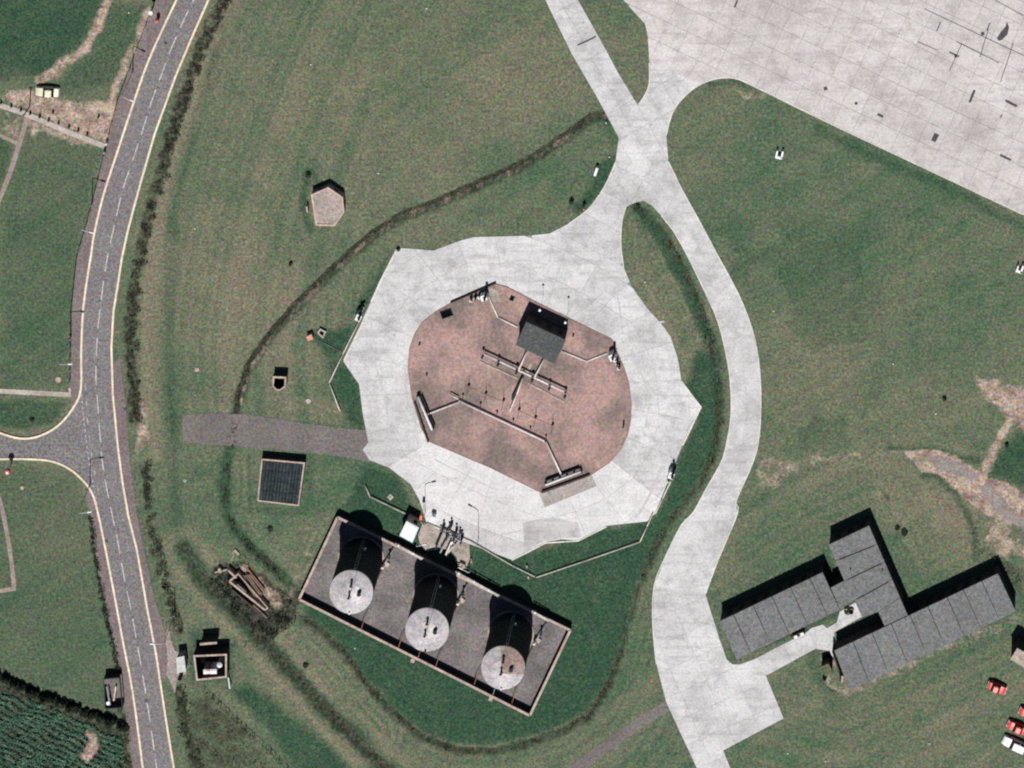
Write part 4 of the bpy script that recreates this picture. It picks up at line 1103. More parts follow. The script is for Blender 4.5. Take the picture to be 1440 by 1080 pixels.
for i, (x, y) in enumerate(((678,503),(700,514),(726,525),(748,536),(772,548),(794,559))):
    stand(x, y, 1.95, 'dark loading stand at the northern raised pipe, %s of six from its west end' % ORD[i], 'loading stands at the northern pipe')
def slim(x, y, h, label, group):
    h = 1.15; cx, cy = W(x, y, h); t = thing('slim_stand', label, 'pipe stand', cx, cy, 0, group)
    b = MB(); b.cyl(cx, cy, .1, h, .06, n=8); b.build('post', 'grey', t)
    b = MB(); b.box(cx, cy, h - .4, h - .05, .3, .3, R(-25)); b.build('valve', 'cream', t)
    b = MB(); b.cyl(cx, cy, h, h + .06, .24, n=10); b.build('hand_wheel', 'dark', t)
for i, (x, y) in enumerate(((650,562),(675,574),(698,586),(721,597),(745,608),(767,620))):
    slim(x, y, 1.6, 'slim stand on the lower oval pipe, %s of six from its west end' % ORD[i], 'slim stands on the lower pipe')
for i, (x, y) in enumerate(((659,543),(683,554),(708,564),(730,577),(753,588),(777,598))):
    cx, cy = W(x, y, .6); t = thing('hydrant_post', 'small dark hydrant in the middle row of the oval, %s of six from the west' % ORD[i], 'hydrant', cx, cy, 0, 'hydrants in the middle row')
    b = MB(); b.box(cx, cy, .1, .62, .5, .5, R(-25), .75); b.build('body', 'dark', t)
    b = MB(); b.tube([(cx, cy, .3), (cx + .05, cy, 3.6)], .06, 5); b.build('rod', 'grey', t)
    b = MB(); b.cyl(cx, cy, .62, .75, .14, n=8); b.build('cap', 'grey', t)
for p0, p1 in (((659,543),(708,564)),((730,577),(777,598))):
    strip('tar_seam', [W(*p0), W(*p1)], .14, .134, mat('rust_seam' , (.17, .10, .08), big=.5, fine=.2), kind='structure')
# racks at the lower edges of the oval
def rack(p0, p1, label, w0, w1):
    a, c = Vector(W(*p0, .9)), Vector(W(*p1, .9)); d = c - a; r = math.atan2(d.y, d.x)
    t = thing('hose_rack', label, 'rack', *a, 0, 'hose racks at the oval edge')
    b = MB(); b.tube([(*a, .95), (*c, .95)], .24, 8); b.build('pipe', 'white', t, smooth=True)
    n = max(3, int(d.length / 1.6))
    for k in range(n + 1):
        q = a + d * k / n; b = MB(); b.box(q.x, q.y, .1, 1.05, .12, .8, r); b.build('bracket', 'dark', t)
    s = Vector((-d.y, d.x)).normalized() * .62 * (1 if d.x > 0 else -1)
    m_ = a + d / 2 + s; b = MB(); b.box(m_.x, m_.y, .1, .8, d.length * .94, .16, r); b.build('back_board', 'dark', t)
    a2, c2 = Vector(W(*w0, .5)), Vector(W(*w1, .5)); d2 = c2 - a2; m2 = (a2 + c2) / 2
    t2 = thing('low_wall', 'low dark wall behind the %s' % ('western hose rack' if p0[0] < 650 else 'southern hose rack'), 'wall', *a2, 0, 'low walls at the oval edge')
    b = MB(); b.box(m2.x, m2.y, .05, .55, d2.length, .3, math.atan2(d2.y, d2.x)); b.build('wall', 'wallbrick', t2)
    b = MB(); b.prism(ccw([tuple(a + (a - c).normalized() * .8 + s * 1.6), tuple(c + d.normalized() * .8 + s * 1.6), tuple(c2), tuple(a2)]), .12, .136); b.build('rack_pad', mat('brown_pad', (.20, .15, .135), (.15, .12, .11), .4, .2), kind='structure')
rack((588,557), (607.5,604), 'white hose rack at the south west edge of the oval', (583,566), (602,622))
rack((767,681.5), (817,662.5), 'white hose rack at the south east edge of the oval', (762,692), (829,668))

def station(x, y, ang, label, k=1.0):
    """valve station: white cabinet, a few valves with dark stems, short cream pipe"""
    cx, cy = W(x, y, 1.6); t = thing('valve_station', label, 'valve station', cx, cy, 0, 'valve stations around the hardstand')
    c, s = math.cos(R(ang)), math.sin(R(ang))
    b = MB(); b.box(cx, cy, .1, 1.7, 1.45, 1.25, R(ang), .9); b.build('cabinet', 'white', t)
    b = MB(); b.cyl(cx, cy, 1.7, 1.95, .4, .2, n=10); b.build('cap', 'white', t)
    b = MB(); b.cyl(cx + .35, cy + .55, .1, 3.1, .28, n=8); b.build('riser', 'dark', t)
    b = MB(); b.tube([(cx - 2.6 * c, cy - 2.6 * s, .5), (cx - .4 * c, cy - .4 * s, .5)], .15, 8); b.build('pipe', 'cream', t)
    for q in range(3):
        vx, vy = cx - (1.2 + .95 * q) * c * k, cy - (1.2 + .95 * q) * s * k
        b = MB(); b.box(vx, vy, .1, .8, .35, .35, R(ang)); v = b.build('valve', 'cream', t)
        b = MB(); b.cyl(vx, vy, .8, .95, .34, n=8); b.build('valve_cap', 'white' if q == 0 else 'cream', t)
        b = MB(); b.cyl(vx + .15, vy + .3, .3, 1.3 + .4 * (q % 2), .2, n=6); b.build('stem', 'dark', t)
station(680.5, 419, 20, 'white valve station on the north west rim of the oval')
station(860.5, 503, -245, 'white valve station on the east rim of the oval')
station(504, 447, 245, 'white valve station on the west edge of the hardstand', .6)
station(944, 669, 65, 'white valve station on the south east edge of the hardstand', .6)
# low grey wall by the north west station
a, c = Vector(W(633, 427, .6)), Vector(W(697, 399, .6)); d = c - a
t = thing('low_wall', 'low grey wall along the north west rim of the oval', 'wall', *a)
b = MB(); b.box(*((a + c) / 2), .05, .5, d.length, .16, math.atan2(d.y, d.x)); b.build('wall', 'dark', t)
# dark pits: flat boxes, the shade of a hole put into their black
for (x, y, sx_, sy_, an, nm, lab) in ((628,441,2.35,1.45,19,'open_pit','rectangular black open pit near the west rim of the oval'),(720,419.5,.8,.85,-25,'small_pit','small black square pit north west of the shelter')):
    cx, cy = W(x, y, .2)
    t = thing(nm, lab, 'pit', cx, cy)
    b = MB(); b.box(cx, cy, .1, .137, sx_, sy_, R(an)); b.build('shade_lid', 'pit', t)
    for dx, dy, wx, wy in ((0, sy_ / 2, sx_ + .2, .1), (0, -sy_ / 2, sx_ + .2, .1), (sx_ / 2, 0, .1, sy_), (-sx_ / 2, 0, .1, sy_)):
        rx = dx * math.cos(R(an)) - dy * math.sin(R(an)); ry = dx * math.sin(R(an)) + dy * math.cos(R(an))
        b = MB(); b.box(cx + rx, cy + ry, .1, .30, wx, wy, R(an)); b.build('rim', 'dark', t)
# flood lights north of the shelter
for x, y, lab in ((759,436.7,'white headed lamp post north of the shelter near its middle'),(795,454,'white headed lamp post at the north east corner of the shelter')):
    h = 4.6; cx, cy = W(x, y, h); t = thing('lamp_post', lab, 'lamp post', cx, cy, 0, 'lamp posts behind the shelter')
    b = MB(); b.cyl(cx, cy, .1, h - .2, .03, n=8); b.build('pole', 'grey', t)
    b = MB(); b.cyl(cx, cy, h - .3, h, .15, .25, n=12); b.build('lamp_head', 'white', t)
# small dark boxes on the oval
for i, (x, y, lab) in enumerate(((806,472,'small dark box east of the shelter'),(877,597,'small dark post on the east rim of the oval'),(590,484,'small dark box near the west rim of the oval'),(600,527,'small brown box in the west of the oval'))):
    cx, cy = W(x, y, .4); t = thing('marker_box', lab, 'box', cx, cy)
    b = MB(); b.box(cx, cy, .1, .5 if i != 1 else 1.2, .3, .3, R(-25)); b.build('body', 'dark' if i < 3 else 'rustpipe', t)
    b = MB(); b.box(cx, cy, .5 if i != 1 else 1.2, .55 if i != 1 else 1.26, .38, .38, R(-25)); b.build('lid', 'dark', t)

# ------------------------------------------------------------------ pump manifold by the bund
b = MB(); b.prism(PW([(595,735),(618,743),(640,752),(660,764),(661,785),(655,800),(645,797),(642,783),(632,772),(617,772),(600,775),(590,763),(588,752)]), 0, .05); b.build('pump_pad', 'pad', kind='structure')
t = thing('pump_manifold', 'cluster of grey and white pumps and valves north of the middle tank', 'pumps', *W(625, 762))
for i, (x0, y0, x1, y1, m, z) in enumerate(((632,752,619,777,'grey',1.0),(637,756,627,780,'pipewhite',1.0),(644,758,628,782,'dark',.9),(622,747,612,772,'dark',.8),(618,745,650,762,'grey',.9),(640,765,630,777,'cream',1.2))):
    b = MB(); b.tube([(*W(x0, y0, z), z), (*W(x1, y1, z), z)], .19, 8); b.build('pipe', m, t, smooth=True)
for i, (x, y) in enumerate(((623,744),(631,748),(634,741),(641,750),(646,754),(649,759),(628,755),(638,762))):
    cx, cy = W(x, y, 1.2); b = MB(); b.box(cx, cy, .05, 1.0, .5, .5, R(-25)); v = b.build('valve', ('dark', 'grey', 'dark')[i % 3], t)
    b = MB(); b.cyl(cx, cy, 1.0, 1.9 + .3 * (i % 2), .09, n=6); b.cyl(cx, cy, 1.9 + .3 * (i % 2), 1.97 + .3 * (i % 2), .26, n=10); b.build('hand_wheel', 'dark', v)
cx, cy = W(636, 764, 1.4); b = MB(); b.cyl(cx, cy, .05, 1.5, .4, n=12); b.build('filter', 'white', t)
cx, cy = W(609, 729, 1.3); t = thing('white_cabinet', 'small white cabinet on the hardstand edge north of the pumps', 'cabinet', cx, cy)
b = MB(); b.box(cx, cy, .06, 1.3, .8, .65, R(-20)); b.build('body', 'white', t); b = MB(); b.box(cx, cy, 1.3, 1.38, .9, .75, R(-20)); b.build('lid', 'bluewhite', t)
cx, cy = W(592, 728, 3.2); t = thing('orange_sign', 'small orange board on a post beside the white roofed hut', 'sign', cx, cy)
b = MB(); b.cyl(cx, cy, 0, 2.6, .05, n=6); b.build('post', 'grey', t); b = MB(); b.box(cx, cy, 2.6, 3.3, .5, .95, R(-10)); b.build('board', 'orange', t)
cx, cy = W(649, 797, .7); t = thing('beige_block', 'small beige concrete block at the foot of the pump pad', 'block', cx, cy)
b = MB(); b.box(cx, cy, 0, .7, 1.2, 1.1, R(-25)); b.build('body', 'coping', t); b = MB(); b.box(cx, cy, .7, .74, .5, .5, R(-25)); b.build('lid', 'wood', t)
# tall curved lamp columns over the hardstand
def column(x, y, h, reach, ang, label, group, m='lampgrey', head='lampgrey', r=.06):
    cx, cy = W(x, y, 0); t = thing('lamp_column', label, 'street lamp', cx, cy, 0, group)
    c, s = math.cos(R(ang)), math.sin(R(ang))
    b = MB(); b.cyl(cx, cy, 0, 1.2, r * 1.5, n=10); b.cyl(cx, cy, 1.2, h - .4, r, r * .6, n=10); b.build('pole', m, t)
    b = MB(); b.tube([(cx, cy, h - .5), (cx + .2 * c, cy + .2 * s, h - .12), (cx + .6 * c, cy + .6 * s, h), (cx + reach * c, cy + reach * s, h)], .09, 6); b.build('arm', m, t)
    b = MB(); b.box(cx + (reach + .3) * c, cy + (reach + .3) * s, h - .12, h + .1, .95, .32, R(ang), .8); b.build('lamp_head', head, t)
    b = MB(); b.box(cx + (reach + .3) * c, cy + (reach + .3) * s, h - .17, h - .12, .6, .22, R(ang)); b.build('lens', 'white', t)
column(598, 720, 10.5, 1.6, 15, 'tall curved lamp column between the white roofed hut and the hardstand', 'lamp columns at the hardstand')
column(673, 757, 10.5, 1.8, 150, 'tall curved lamp column north east of the pumps at the hardstand edge', 'lamp columns at the hardstand')
H = 9.2
for i, (x, y, ang, lab) in enumerate(((187,100,-22,'street lamp on the west footway nearest the top of the photograph'),(130,285,-15,'street lamp on the west footway opposite the hedge'),(100,473,3,'street lamp on the west footway just above the pale footpath'),(127,680,8,'street lamp on the corner south of the road junction'),(246,861,180,'street lamp on the east side near the grey kiosk'))):
    column(x, y, H, 2.1, ang, lab, 'street lamps along the road', 'lampgrey', 'white', .11)

# pale hydrant mains round the hardstand
pipe('hydrant_main', 'long pale pipe along the south west edge of the hardstand past the pumps', [(600,736),(623,745),(663,762),(720,795),(752,811)], .11, 'cream', .3, supports=False)
pipe('hydrant_main', 'pale pipe across the lush grass south of the hardstand', [(754,812),(828,787),(900,762),(910,740),(918,722)], .12, 'cream', .3, supports=False)
pipe('hydrant_main', 'pale pipe along the south east edge of the hardstand', [(922,722),(932,700),(943,675)], .10, 'cream', .3, supports=False)
pipe('hydrant_main', 'angled pale pipe in the grass west of the hardstand', [(505,452),(482,498),(463,538),(478,578)], .13, 'cream', .35, supports=False)
pipe('hydrant_main', 'short bent pale pipe north of the white roofed hut', [(513.5,682),(520,698),(545,710),(570,722)], .15, 'path', .3, supports=False)
pipe('drain_line', 'thin pale pipe from the square frame to the angled pipe', [(448,478),(470,490),(481,495)], .06, 'pinkpath', .15, supports=False)
pipe('hydrant_main', 'pale pipe from the hardstand edge to the chamber cover south of the pumps', [(596,740),(592,733)], .08, 'cream', .25, supports=False)
for x, y, lab in ((741,797,'small pink concrete marker by the pipe south of the hardstand'),(743,812,'pink concrete marker in the pipe bend'),(663,790,'long brown marker board beside the pump pad')):
    cx, cy = W(x, y, .3); t = thing('marker_block', lab, 'marker', cx, cy)
    b = MB(); b.box(cx, cy, 0, .35, .4, 1.3 if x == 663 else .7, R(10)); b.build('body', 'wood', t); b = MB(); b.box(cx, cy, .35, .39, .3, .4, R(10)); b.build('plate', 'coping', t)

# ------------------------------------------------------------------ chambers and covers in the grass
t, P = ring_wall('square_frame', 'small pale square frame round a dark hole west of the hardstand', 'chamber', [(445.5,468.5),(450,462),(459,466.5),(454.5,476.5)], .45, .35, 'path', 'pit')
cx, cy = W(435.5, 475, .9); t = thing('orange_box', 'small salmon orange box beside the pale square frame', 'box', cx, cy)
b = MB(); b.box(cx, cy, 0, .85, 1.15, .95, R(25)); b.build('body', 'salmon', t); b = MB(); b.box(cx, cy, .85, .92, 1.25, 1.05, R(25)); b.build('lid', 'salmon', t)
for x, y, r, lab in ((433.5,564,.55,'round pale manhole ring in the grass above the old tarmac track'),(82,534,.6,'round pale manhole cover west of the road above the footpath'),(31,686,.4,'small pale manhole cover in the grass south of the side road'),(277,520,.45,'pale manhole cover in the grass east of the road'),(260,676,.35,'small pale manhole cover in the grass south of the old track'),(549,699,.7,'square pink inspection cover north of the white roofed hut'),(866,492,.4,'round manhole cover on the east rim of the oval')):
    cx, cy = W(x, y, .1); t = thing('manhole_cover', lab, 'manhole cover', cx, cy)
    b = MB(); b.cyl(cx, cy, -.05, .12, r, n=14 if x != 549 else 4); b.build('ring', 'coping', t)
    b = MB(); b.cyl(cx, cy, .12, .15, r * .6, n=14 if x != 549 else 4); b.build('lid', 'pad', t)
# white markers
def wblock(x, y, sx_, sy_, h, ang, lab, nm='white_marker', m='white'):
    cx, cy = W(x, y, h); t = thing(nm, lab, 'marker', cx, cy)
    b = MB(); b.box(cx, cy, 0, h, sx_, sy_, R(ang)); b.build('body', m, t)
    b = MB(); b.box(cx, cy, h, h + .05, sx_ * .7, sy_ * .7, R(ang)); b.build('cap', m, t)
wblock(838,242,.55,1.75,1.0,72 - 90,'white oblong marker in lush grass west of the taxiway')
cx, cy = W(1096, 217, .6); t = thing('runway_board', 'white U shaped board in the grass below the apron', 'marker board', cx, cy)
for dx, dy, a_, b__ in ((-.55, .1, .35, 1.5), (.6, .0, .35, 1.5), (0, -.6, 1.1, .5)):
    b = MB(); b.box(cx + dx, cy + dy, 0, .9, a_, b__, R(-12)); b.build('panel', 'white', t)
cx, cy = W(1434, 378, .6); t = thing('runway_board', 'white notched board at the right edge of the grass', 'marker board', cx, cy)
for dx, dy, a_, b__ in ((-.5, .1, .3, 1.4), (.5, .0, .35, 1.6), (0, -.5, 1.0, .5)):
    b = MB(); b.box(cx + dx, cy + dy, 0, .9, a_, b__, R(-20)); b.build('panel', 'white', t)
for x, y, lab in ((907,397,'small white stone on the grass island between the taxiways'),(852,173,'small white stone beside the top of the ditch'),(857,221,'small grey stone beside the taxiway bend'),(821,295,'small orange topped stake in lush grass by the taxiway'),(1256,512,'small white stone in the middle of the east field'),(1316,582,'small white stone left of the bare earth patch'),(1161,1071,'small white stone in the grass at the bottom'),(1307,1046,'small white stone in the grass left of the white car'),(1108,1060,'small white stone right of the parking pad'),(181,18,'small white stone in the grass beside the road at the top'),(437,91,'small white stone in the upper west field'),(532,244,'small white stone right of the pillbox'),(600,12,'small white stone in the field near the top edge'),(1088,438,'small grey stone right of the curved road'),(499,912,'small white stone below the bund wall'),(274,322,'small pale stone beside the hedge in the west field'),(531,243,'small pale stone')[:17]):
    if lab == 'small pale stone': continue
    cx, cy = W(x, y, .2); b = MB(); b.cyl(cx, cy, -.05, .22, .24, .15, n=7); o = b.build('marker_stone', 'palestone' if 'orange' not in lab else 'salmon', loc=(cx, cy, 0)); tag(o, lab, 'stone', 'marker stones in the grass')
# grey gravel strips in the bare earth
sheet('gravel_strip', [(1305,641),(1325,642),(1355,653),(1377,669),(1372,676),(1350,670),(1328,662),(1314,652)], .012, 'gravelgrey', .05)
sheet('gravel_strip', [(1375,683),(1392,682),(1405,696),(1425,720),(1450,742),(1440,745),(1410,728),(1390,705)], .012, 'gravelgrey', .05)
# roadside sign at the junction
cx, cy = W(10, 665, 3.1); t = thing('road_sign', 'red and white topped sign post on the south side of the side road', 'road sign', cx, cy)
b = MB(); b.cyl(cx, cy, 0, 2.6, .16, n=10); b.build('post', 'carred', t)
b = MB(); b.cyl(cx, cy, 2.6, 3.0, .62, .5, n=16); b.build('drum', 'carred', t); b = MB(); b.cyl(cx, cy, 3.0, 3.15, .26, n=12); b.build('lamp', 'white', t)
b = MB(); b.box(cx, cy, 1.2, 2.6, .75, .35); b.build('board', 'white', t)
cx, cy = W(212, 18, 2.4); t = thing('road_sign', 'white topped post beside the footway at the top of the photograph', 'road sign', cx, cy)
b = MB(); b.cyl(cx, cy, 0, 2.3, .09, n=8); b.build('post', 'dark', t); b = MB(); b.cyl(cx, cy, 2.3, 2.6, .45, n=12); b.build('lamp', 'white', t)
b = MB(); b.box(cx + 1.0, cy - 2.3, .07, 1.6, .7, .35, R(20)); b.build('base_box', 'carred', t)
for x, y, lab in ((149,203,'white gate post at the road end of the pale footpath'),(146,215,'dark gate post below the pale footpath')):
    cx, cy = W(x, y, 1.0); t = thing('gate_post', lab, 'gate post', cx, cy)
    b = MB(); b.box(cx, cy, 0, 1.0, .4, .4, R(20)); b.build('post', 'white' if y < 210 else 'dark', t); b = MB(); b.cyl(cx, cy, 1.0, 1.15, .3, .05, n=4, rot=R(65)); b.build('cap', 'white' if y < 210 else 'grey', t)

# fence stakes beside the pale path, first of a row and its copies
row = ((2,140.6),(16.4,145.4),(29.9,150.6),(43,155.8),(56.3,160.3),(68.8,164.9),(82.9,169),(97.2,174.6),(110.4,179.4),(122.9,185))
ON = ['first', 'second', 'third', 'fourth', 'fifth', 'sixth', 'seventh', 'eighth', 'ninth', 'tenth']
proto = None
for i, (x, y) in enumerate(row):
    cx, cy = W(x, y + 3, 0)
    lab = 'short dark timber stake beside the pale footpath, %s of ten from the left' % ON[i]
    if proto is None:
        proto = thing('timber_stake', lab, 'stake', 0, 0, 0, 'timber stakes along the footpath')
        b = MB(); b.box(0, 0, 0, .62, .34, .34, R(20)); b.build('post', 'woodpost', proto)
        b = MB(); b.box(0, 0, .62, .66, .28, .28, R(20)); b.build('post_top', 'woodpost', proto)
        o = proto
    else: o = copy_tree(proto)
    o.location = (cx, cy, 0); o['label'] = lab
for x, y, lab in ((75,157,'lone dark stake above the middle of the stake row'),(139,163,'lone dark stake in the bare corner by the road')):
    o = copy_tree(proto); cx, cy = W(x, y); o.location = (cx, cy, 0); o['label'] = lab
cx, cy = W(41.7, 150); t = thing('timber_pole', 'tall leaning timber pole at the path junction below the primrose car', 'pole', cx, cy)
b = MB(); b.tube([(cx, cy, 0), (cx + .25, cy + 1.2, 5.2)], .13, 8); b.build('pole', 'woodpost', t); b = MB(); b.tube([(cx - .3, cy + 1.15, 4.9), (cx + .8, cy + 1.15, 4.9)], .06, 5); b.build('crossarm', 'woodpost', t)

# ------------------------------------------------------------------ cars
def car(x, y, ang, paint, label, L=4.3, Wd=1.66, kind='saloon'):
    cx, cy = W(x, y, .6)
    t = thing('parked_car', label, 'car', cx, cy, 0, None, R(ang))
    def part(b, nm, m, par=t, smooth=False): return b.build(nm, m, par, smooth=smooth, loc=(0, 0, 0))
    h = L / 2; w = Wd / 2
    # body: stations along x with half width, sill and deck height
    st = [(-h, w * .80, .42, .62), (-h + .08, w * .92, .30, .80), (-h + .5, w, .24, .88), (-h * .45, w, .22, .93), (h * .2, w, .22, .93), (h - .75, w * .98, .22, .88), (h - .18, w * .92, .28, .76), (h, w * .78, .38, .60)]
    vs = []; fs = []
    for (px_, hw, z0, z1) in st:
        vs += [(px_, -hw, z0), (px_, -hw, (z0 + z1) / 2), (px_, -hw * .9, z1), (px_, 0, z1 + .03), (px_, hw * .9, z1), (px_, hw, (z0 + z1) / 2), (px_, hw, z0)]
    for i in range(len(st) - 1):
        for k in range(6):
            a = i * 7 + k; fs.append((a, a + 7, a + 8, a + 1))
        fs.append((i * 7 + 6, i * 7 + 13, i * 7 + 7, i * 7))
    fs.append(tuple(range(7))); fs.append(tuple((len(st) - 1) * 7 + k for k in range(6, -1, -1)))
    b = MB(); b.add(vs, fs); part(b, 'body', paint, smooth=False)
    r0, r1 = (-h * .62, h * .36); f0, f1 = (-h * .40, h * .12)
    if kind == 'estate': r0, f0 = -h * .93, -h * .80
    hw, rw = w * .9, w * .74; zb, zt = .92, 1.38
    def quad(nm, pts, m, par=t): b = MB(); b.add(pts, [(0, 1, 2, 3)]); return b.build(nm, m, par, loc=(0, 0, 0))
    quad('windscreen', [(r1, -hw, zb), (r1, hw, zb), (f1, rw, zt), (f1, -rw, zt)], 'glass')
    quad('rear_window', [(r0, hw, zb), (r0, -hw, zb), (f0, -rw, zt), (f0, rw, zt)], 'glass')
    for s in (-1, 1):
        pts = [(r0, s * hw, zb), (r1, s * hw, zb), (f1, s * rw, zt), (f0, s * rw, zt)]
        quad('side_window', pts if s < 0 else pts[::-1], 'glass')
        b = MB(); b.box((f0 + f1) / 2, s * (rw + hw) / 2, zb, zt - .02, .09, .14); part(b, 'pillar', paint)
        b = MB(); b.box(h * .26, s * (w + .1), .88, .99, .14, .18); part(b, 'mirror', 'dark')
        b = MB(); b.box(h - .05, s * w * .62, .55, .68, .1, .26); part(b, 'headlight', 'white')
        b = MB(); b.box(-h + .04, s * w * .68, .60, .72, .08, .24); part(b, 'tail_light', 'carred')
        for xw in (-h * .62, h * .62):
            b = MB(); vs = []; n = 16
            for yy in (s * (w - .17), s * (w + .01)):
                for k in range(n): vs.append((xw + .3 * math.cos(2 * math.pi * k / n), yy, .3 + .3 * math.sin(2 * math.pi * k / n)))
            b.add(vs, [(k, (k + 1) % n, n + (k + 1) % n, n + k) for k in range(n)] + [tuple(range(n)), tuple(range(2 * n - 1, n - 1, -1))])
            wl = part(b, 'wheel', 'tyre')
            b = MB(); vs = [(xw + .17 * math.cos(2 * math.pi * k / n), s * (w + .025), .3 + .17 * math.sin(2 * math.pi * k / n)) for k in range(n)]
            b.add(vs, [tuple(range(n))]); b.build('hub', 'hub', wl, loc=(0, 0, 0))
    b = MB(); b.add([(f0 - .05, -rw - .02, zt), (f1 + .06, -rw - .02, zt), (f1 + .06, rw + .02, zt), (f0 - .05, rw + .02, zt), (f0 + .1, -rw * .8, zt + .06), (f1 - .1, -rw * .8, zt + .06), (f1 - .1, rw * .8, zt + .06), (f0 + .1, rw * .8, zt + .06)], [(4, 5, 6, 7), (0, 1, 5, 4), (1, 2, 6, 5), (2, 3, 7, 6), (3, 0, 4, 7)]); part(b, 'roof', paint)
    b = MB(); b.box(h + .02, 0, .36, .5, .12, Wd * .92); b.box(-h - .02, 0, .4, .54, .12, Wd * .92); part(b, 'bumper', 'hub')
    return t
car(66.5, 129, 180 - 3, 'caryellow', 'primrose yellow saloon parked on the grass by the worn track', L=4.8, Wd=1.9)
car(1402, 967, -20, 'carred', 'bright red car parked alone on the grass below the barrack block', L=4.0, Wd=1.7)
car(1430, 1023, 156, 'carred', 'red car parked directly above the white car at the right edge', L=4.2, Wd=1.75)
car(1446, 1004, 156, 'carred', 'red car mostly cut off by the right edge, topmost of the parked row', L=4.0, Wd=1.7)
car(1427, 1047, 156, 'carwhite', 'white car parked at the bottom of the row on the right', L=5.3, Wd=2.0, kind='estate')

# bins by the barracks
for i, (x, y, m) in enumerate(((1119,896,'white'),(1128,892,'white'))):
    cx, cy = W(x, y, 1.0); t = thing('white_bin', 'white bin against the left barrack wing, %s one' % ('western' if i == 0 else 'eastern'), 'bin', cx, cy, 0, 'bins at the left wing')
    b = MB(); b.box(cx, cy, 0, .95, .75, .7, R(25), 1.1); b.build('body', 'dark', t); b = MB(); b.box(cx, cy, .95, 1.02, .72, .62, R(25)); b.build('lid', 'white', t)
cx, cy = W(1123, 889, 0.0); t = thing('dark_bench', 'dark bench behind the white bins at the left barrack wing', 'bench', cx, cy)
b = MB(); b.box(cx - .1, cy + .1, .35, .45, 2.9, .5, R(25)); b.build('seat', 'woodpost', t); b = MB(); b.box(cx - .25, cy + .35, .45, 1.0, 2.9, .08, R(25)); b.build('backrest', 'woodpost', t)
cx, cy = W(1196.7, 860.8, .6); t = thing('round_planter', 'round dark planter in the courtyard of the barrack block', 'planter', cx, cy)
b = MB(); b.cyl(cx, cy, .05, .55, .5, .6, n=14); b.build('pot', 'pad', t); b = MB(); b.cyl(cx, cy, .55, .62, .5, n=14); b.build('soil', 'pit', t)

# ------------------------------------------------------------------ vegetation
def leaves(b, x, y, z0, r, h, n, size):
    for _ in range(n):
        a = random.random() * 6.283; rr = r * math.sqrt(random.random()); f = random.random()
        px_, py_ = x + rr * math.cos(a), y + rr * math.sin(a); pz = z0 + h * f * (1 - .6 * (rr / r) ** 2) if r > 0 else z0
        t = random.random() * 6.283; ti = random.uniform(-.9, .9); s = size * random.uniform(.6, 1.3)
        u = Vector((math.cos(t), math.sin(t), ti)).normalized() * s; v = Vector((-math.sin(t), math.cos(t), random.uniform(-.9, .9))).normalized() * s * .6
        c = Vector((px_, py_, pz))
        b.add([c - u, c - v, c + u, c + v], [(0, 1, 2, 3)])
def thicket(name, label, cat, line, width, h, dens, m, size=.24, group=None, skip=0.0, kind=None, step=1.0):
    pts = resample(PW(line), step); b = MB()
    for i, (x, y) in enumerate(pts):
        for k in range(max(1, int(width / .9))):
            if random.random() < skip: continue
            ox, oy = random.uniform(-width / 2, width / 2), random.uniform(-.5, .5)
            j = min(i, len(pts) - 2); d = (Vector(pts[j + 1]) - Vector(pts[j])).normalized()
            r = random.uniform(.4, .85)
            leaves(b, x - d.y * ox + d.x * oy, y + d.x * ox + d.y * oy, -.1, r, h * random.uniform(.5, 1.2), int(dens * r), size)
    x0, y0 = pts[0]
    o = b.build(name, m, loc=(x0, y0, 0)); tag(o, label, cat, group)
    if kind or name in ('scrub_patch', 'ditch_reeds', 'boundary_growth'): o['kind'] = 'stuff'
    return o
thicket('roadside_hedge', 'long dark bramble hedge along the east side of the road, upper stretch', 'hedge', [(336,-50),(314,0),(296,43),(273,100),(259,140),(239,200),(229,247),(212,300),(201,350),(190,410),(186,470),(190,530),(194,590)], 2.3, .75, 55, 'bramble', .15, skip=.42)
thicket('roadside_hedge', 'dark bramble hedge east of the road below the junction', 'hedge', [(206,650),(209,690),(212,735),(225,790),(241,845),(252,885)], 1.9, .7, 46, 'bramble', .16, skip=.35)
thicket('roadside_hedge', 'rough low hedge east of the road at the bottom of the photograph', 'hedge', [(254,970),(258,1020),(272,1060),(285,1100)], 2.0, .7, 34, 'hedge', .17, skip=.3)
thicket('field_hedge', 'narrow dense dark hedge between the pale grass field and the crop', 'hedge', [(-60,918),(-20,938),(0,949),(45,972),(90,988),(135,1005),(178,1021)], .9, 2.0, 200, 'darkhedge', .2, step=.4)
thicket('field_hedge', 'thin dark hedge behind the west footway of the lower road', 'hedge', [(127,725),(134,775),(140,815),(150,870),(158,900),(164,930),(168,952)], .5, .7, 60, 'darkhedge', .14, step=.5)
thicket('field_hedge', 'thin broken hedge beside the bus shelter and crop corner', 'hedge', [(170,1000),(178,1030),(181,1060),(186,1100)], .9, .9, 34, 'hedge', .2, skip=.2)
thicket('ditch_reeds', 'brown reed growth in the ditch curving round the north west of the hardstand', 'reeds', [(x - 1, y - 2) for x, y in DITCH_A[2:]], .5, .4, 26, 'bramble', .15, skip=.15)
thicket('ditch_reeds', 'brown reed growth in the ditch south of the old track', 'reeds', DITCH_A2, 1.2, .7, 14, 'bramble', .2, skip=.3)
thicket('ditch_reeds', 'patchy reed growth in the ditch round the tank bund', 'reeds', DITCH_B[:17], .9, .5, 9, 'bramble', .2, skip=.5)
thicket('ditch_reeds', 'patchy reed growth in the ditch beside the curved road', 'reeds', DITCH_B[17:], 1.0, .6, 10, 'bramble', .2, skip=.45)
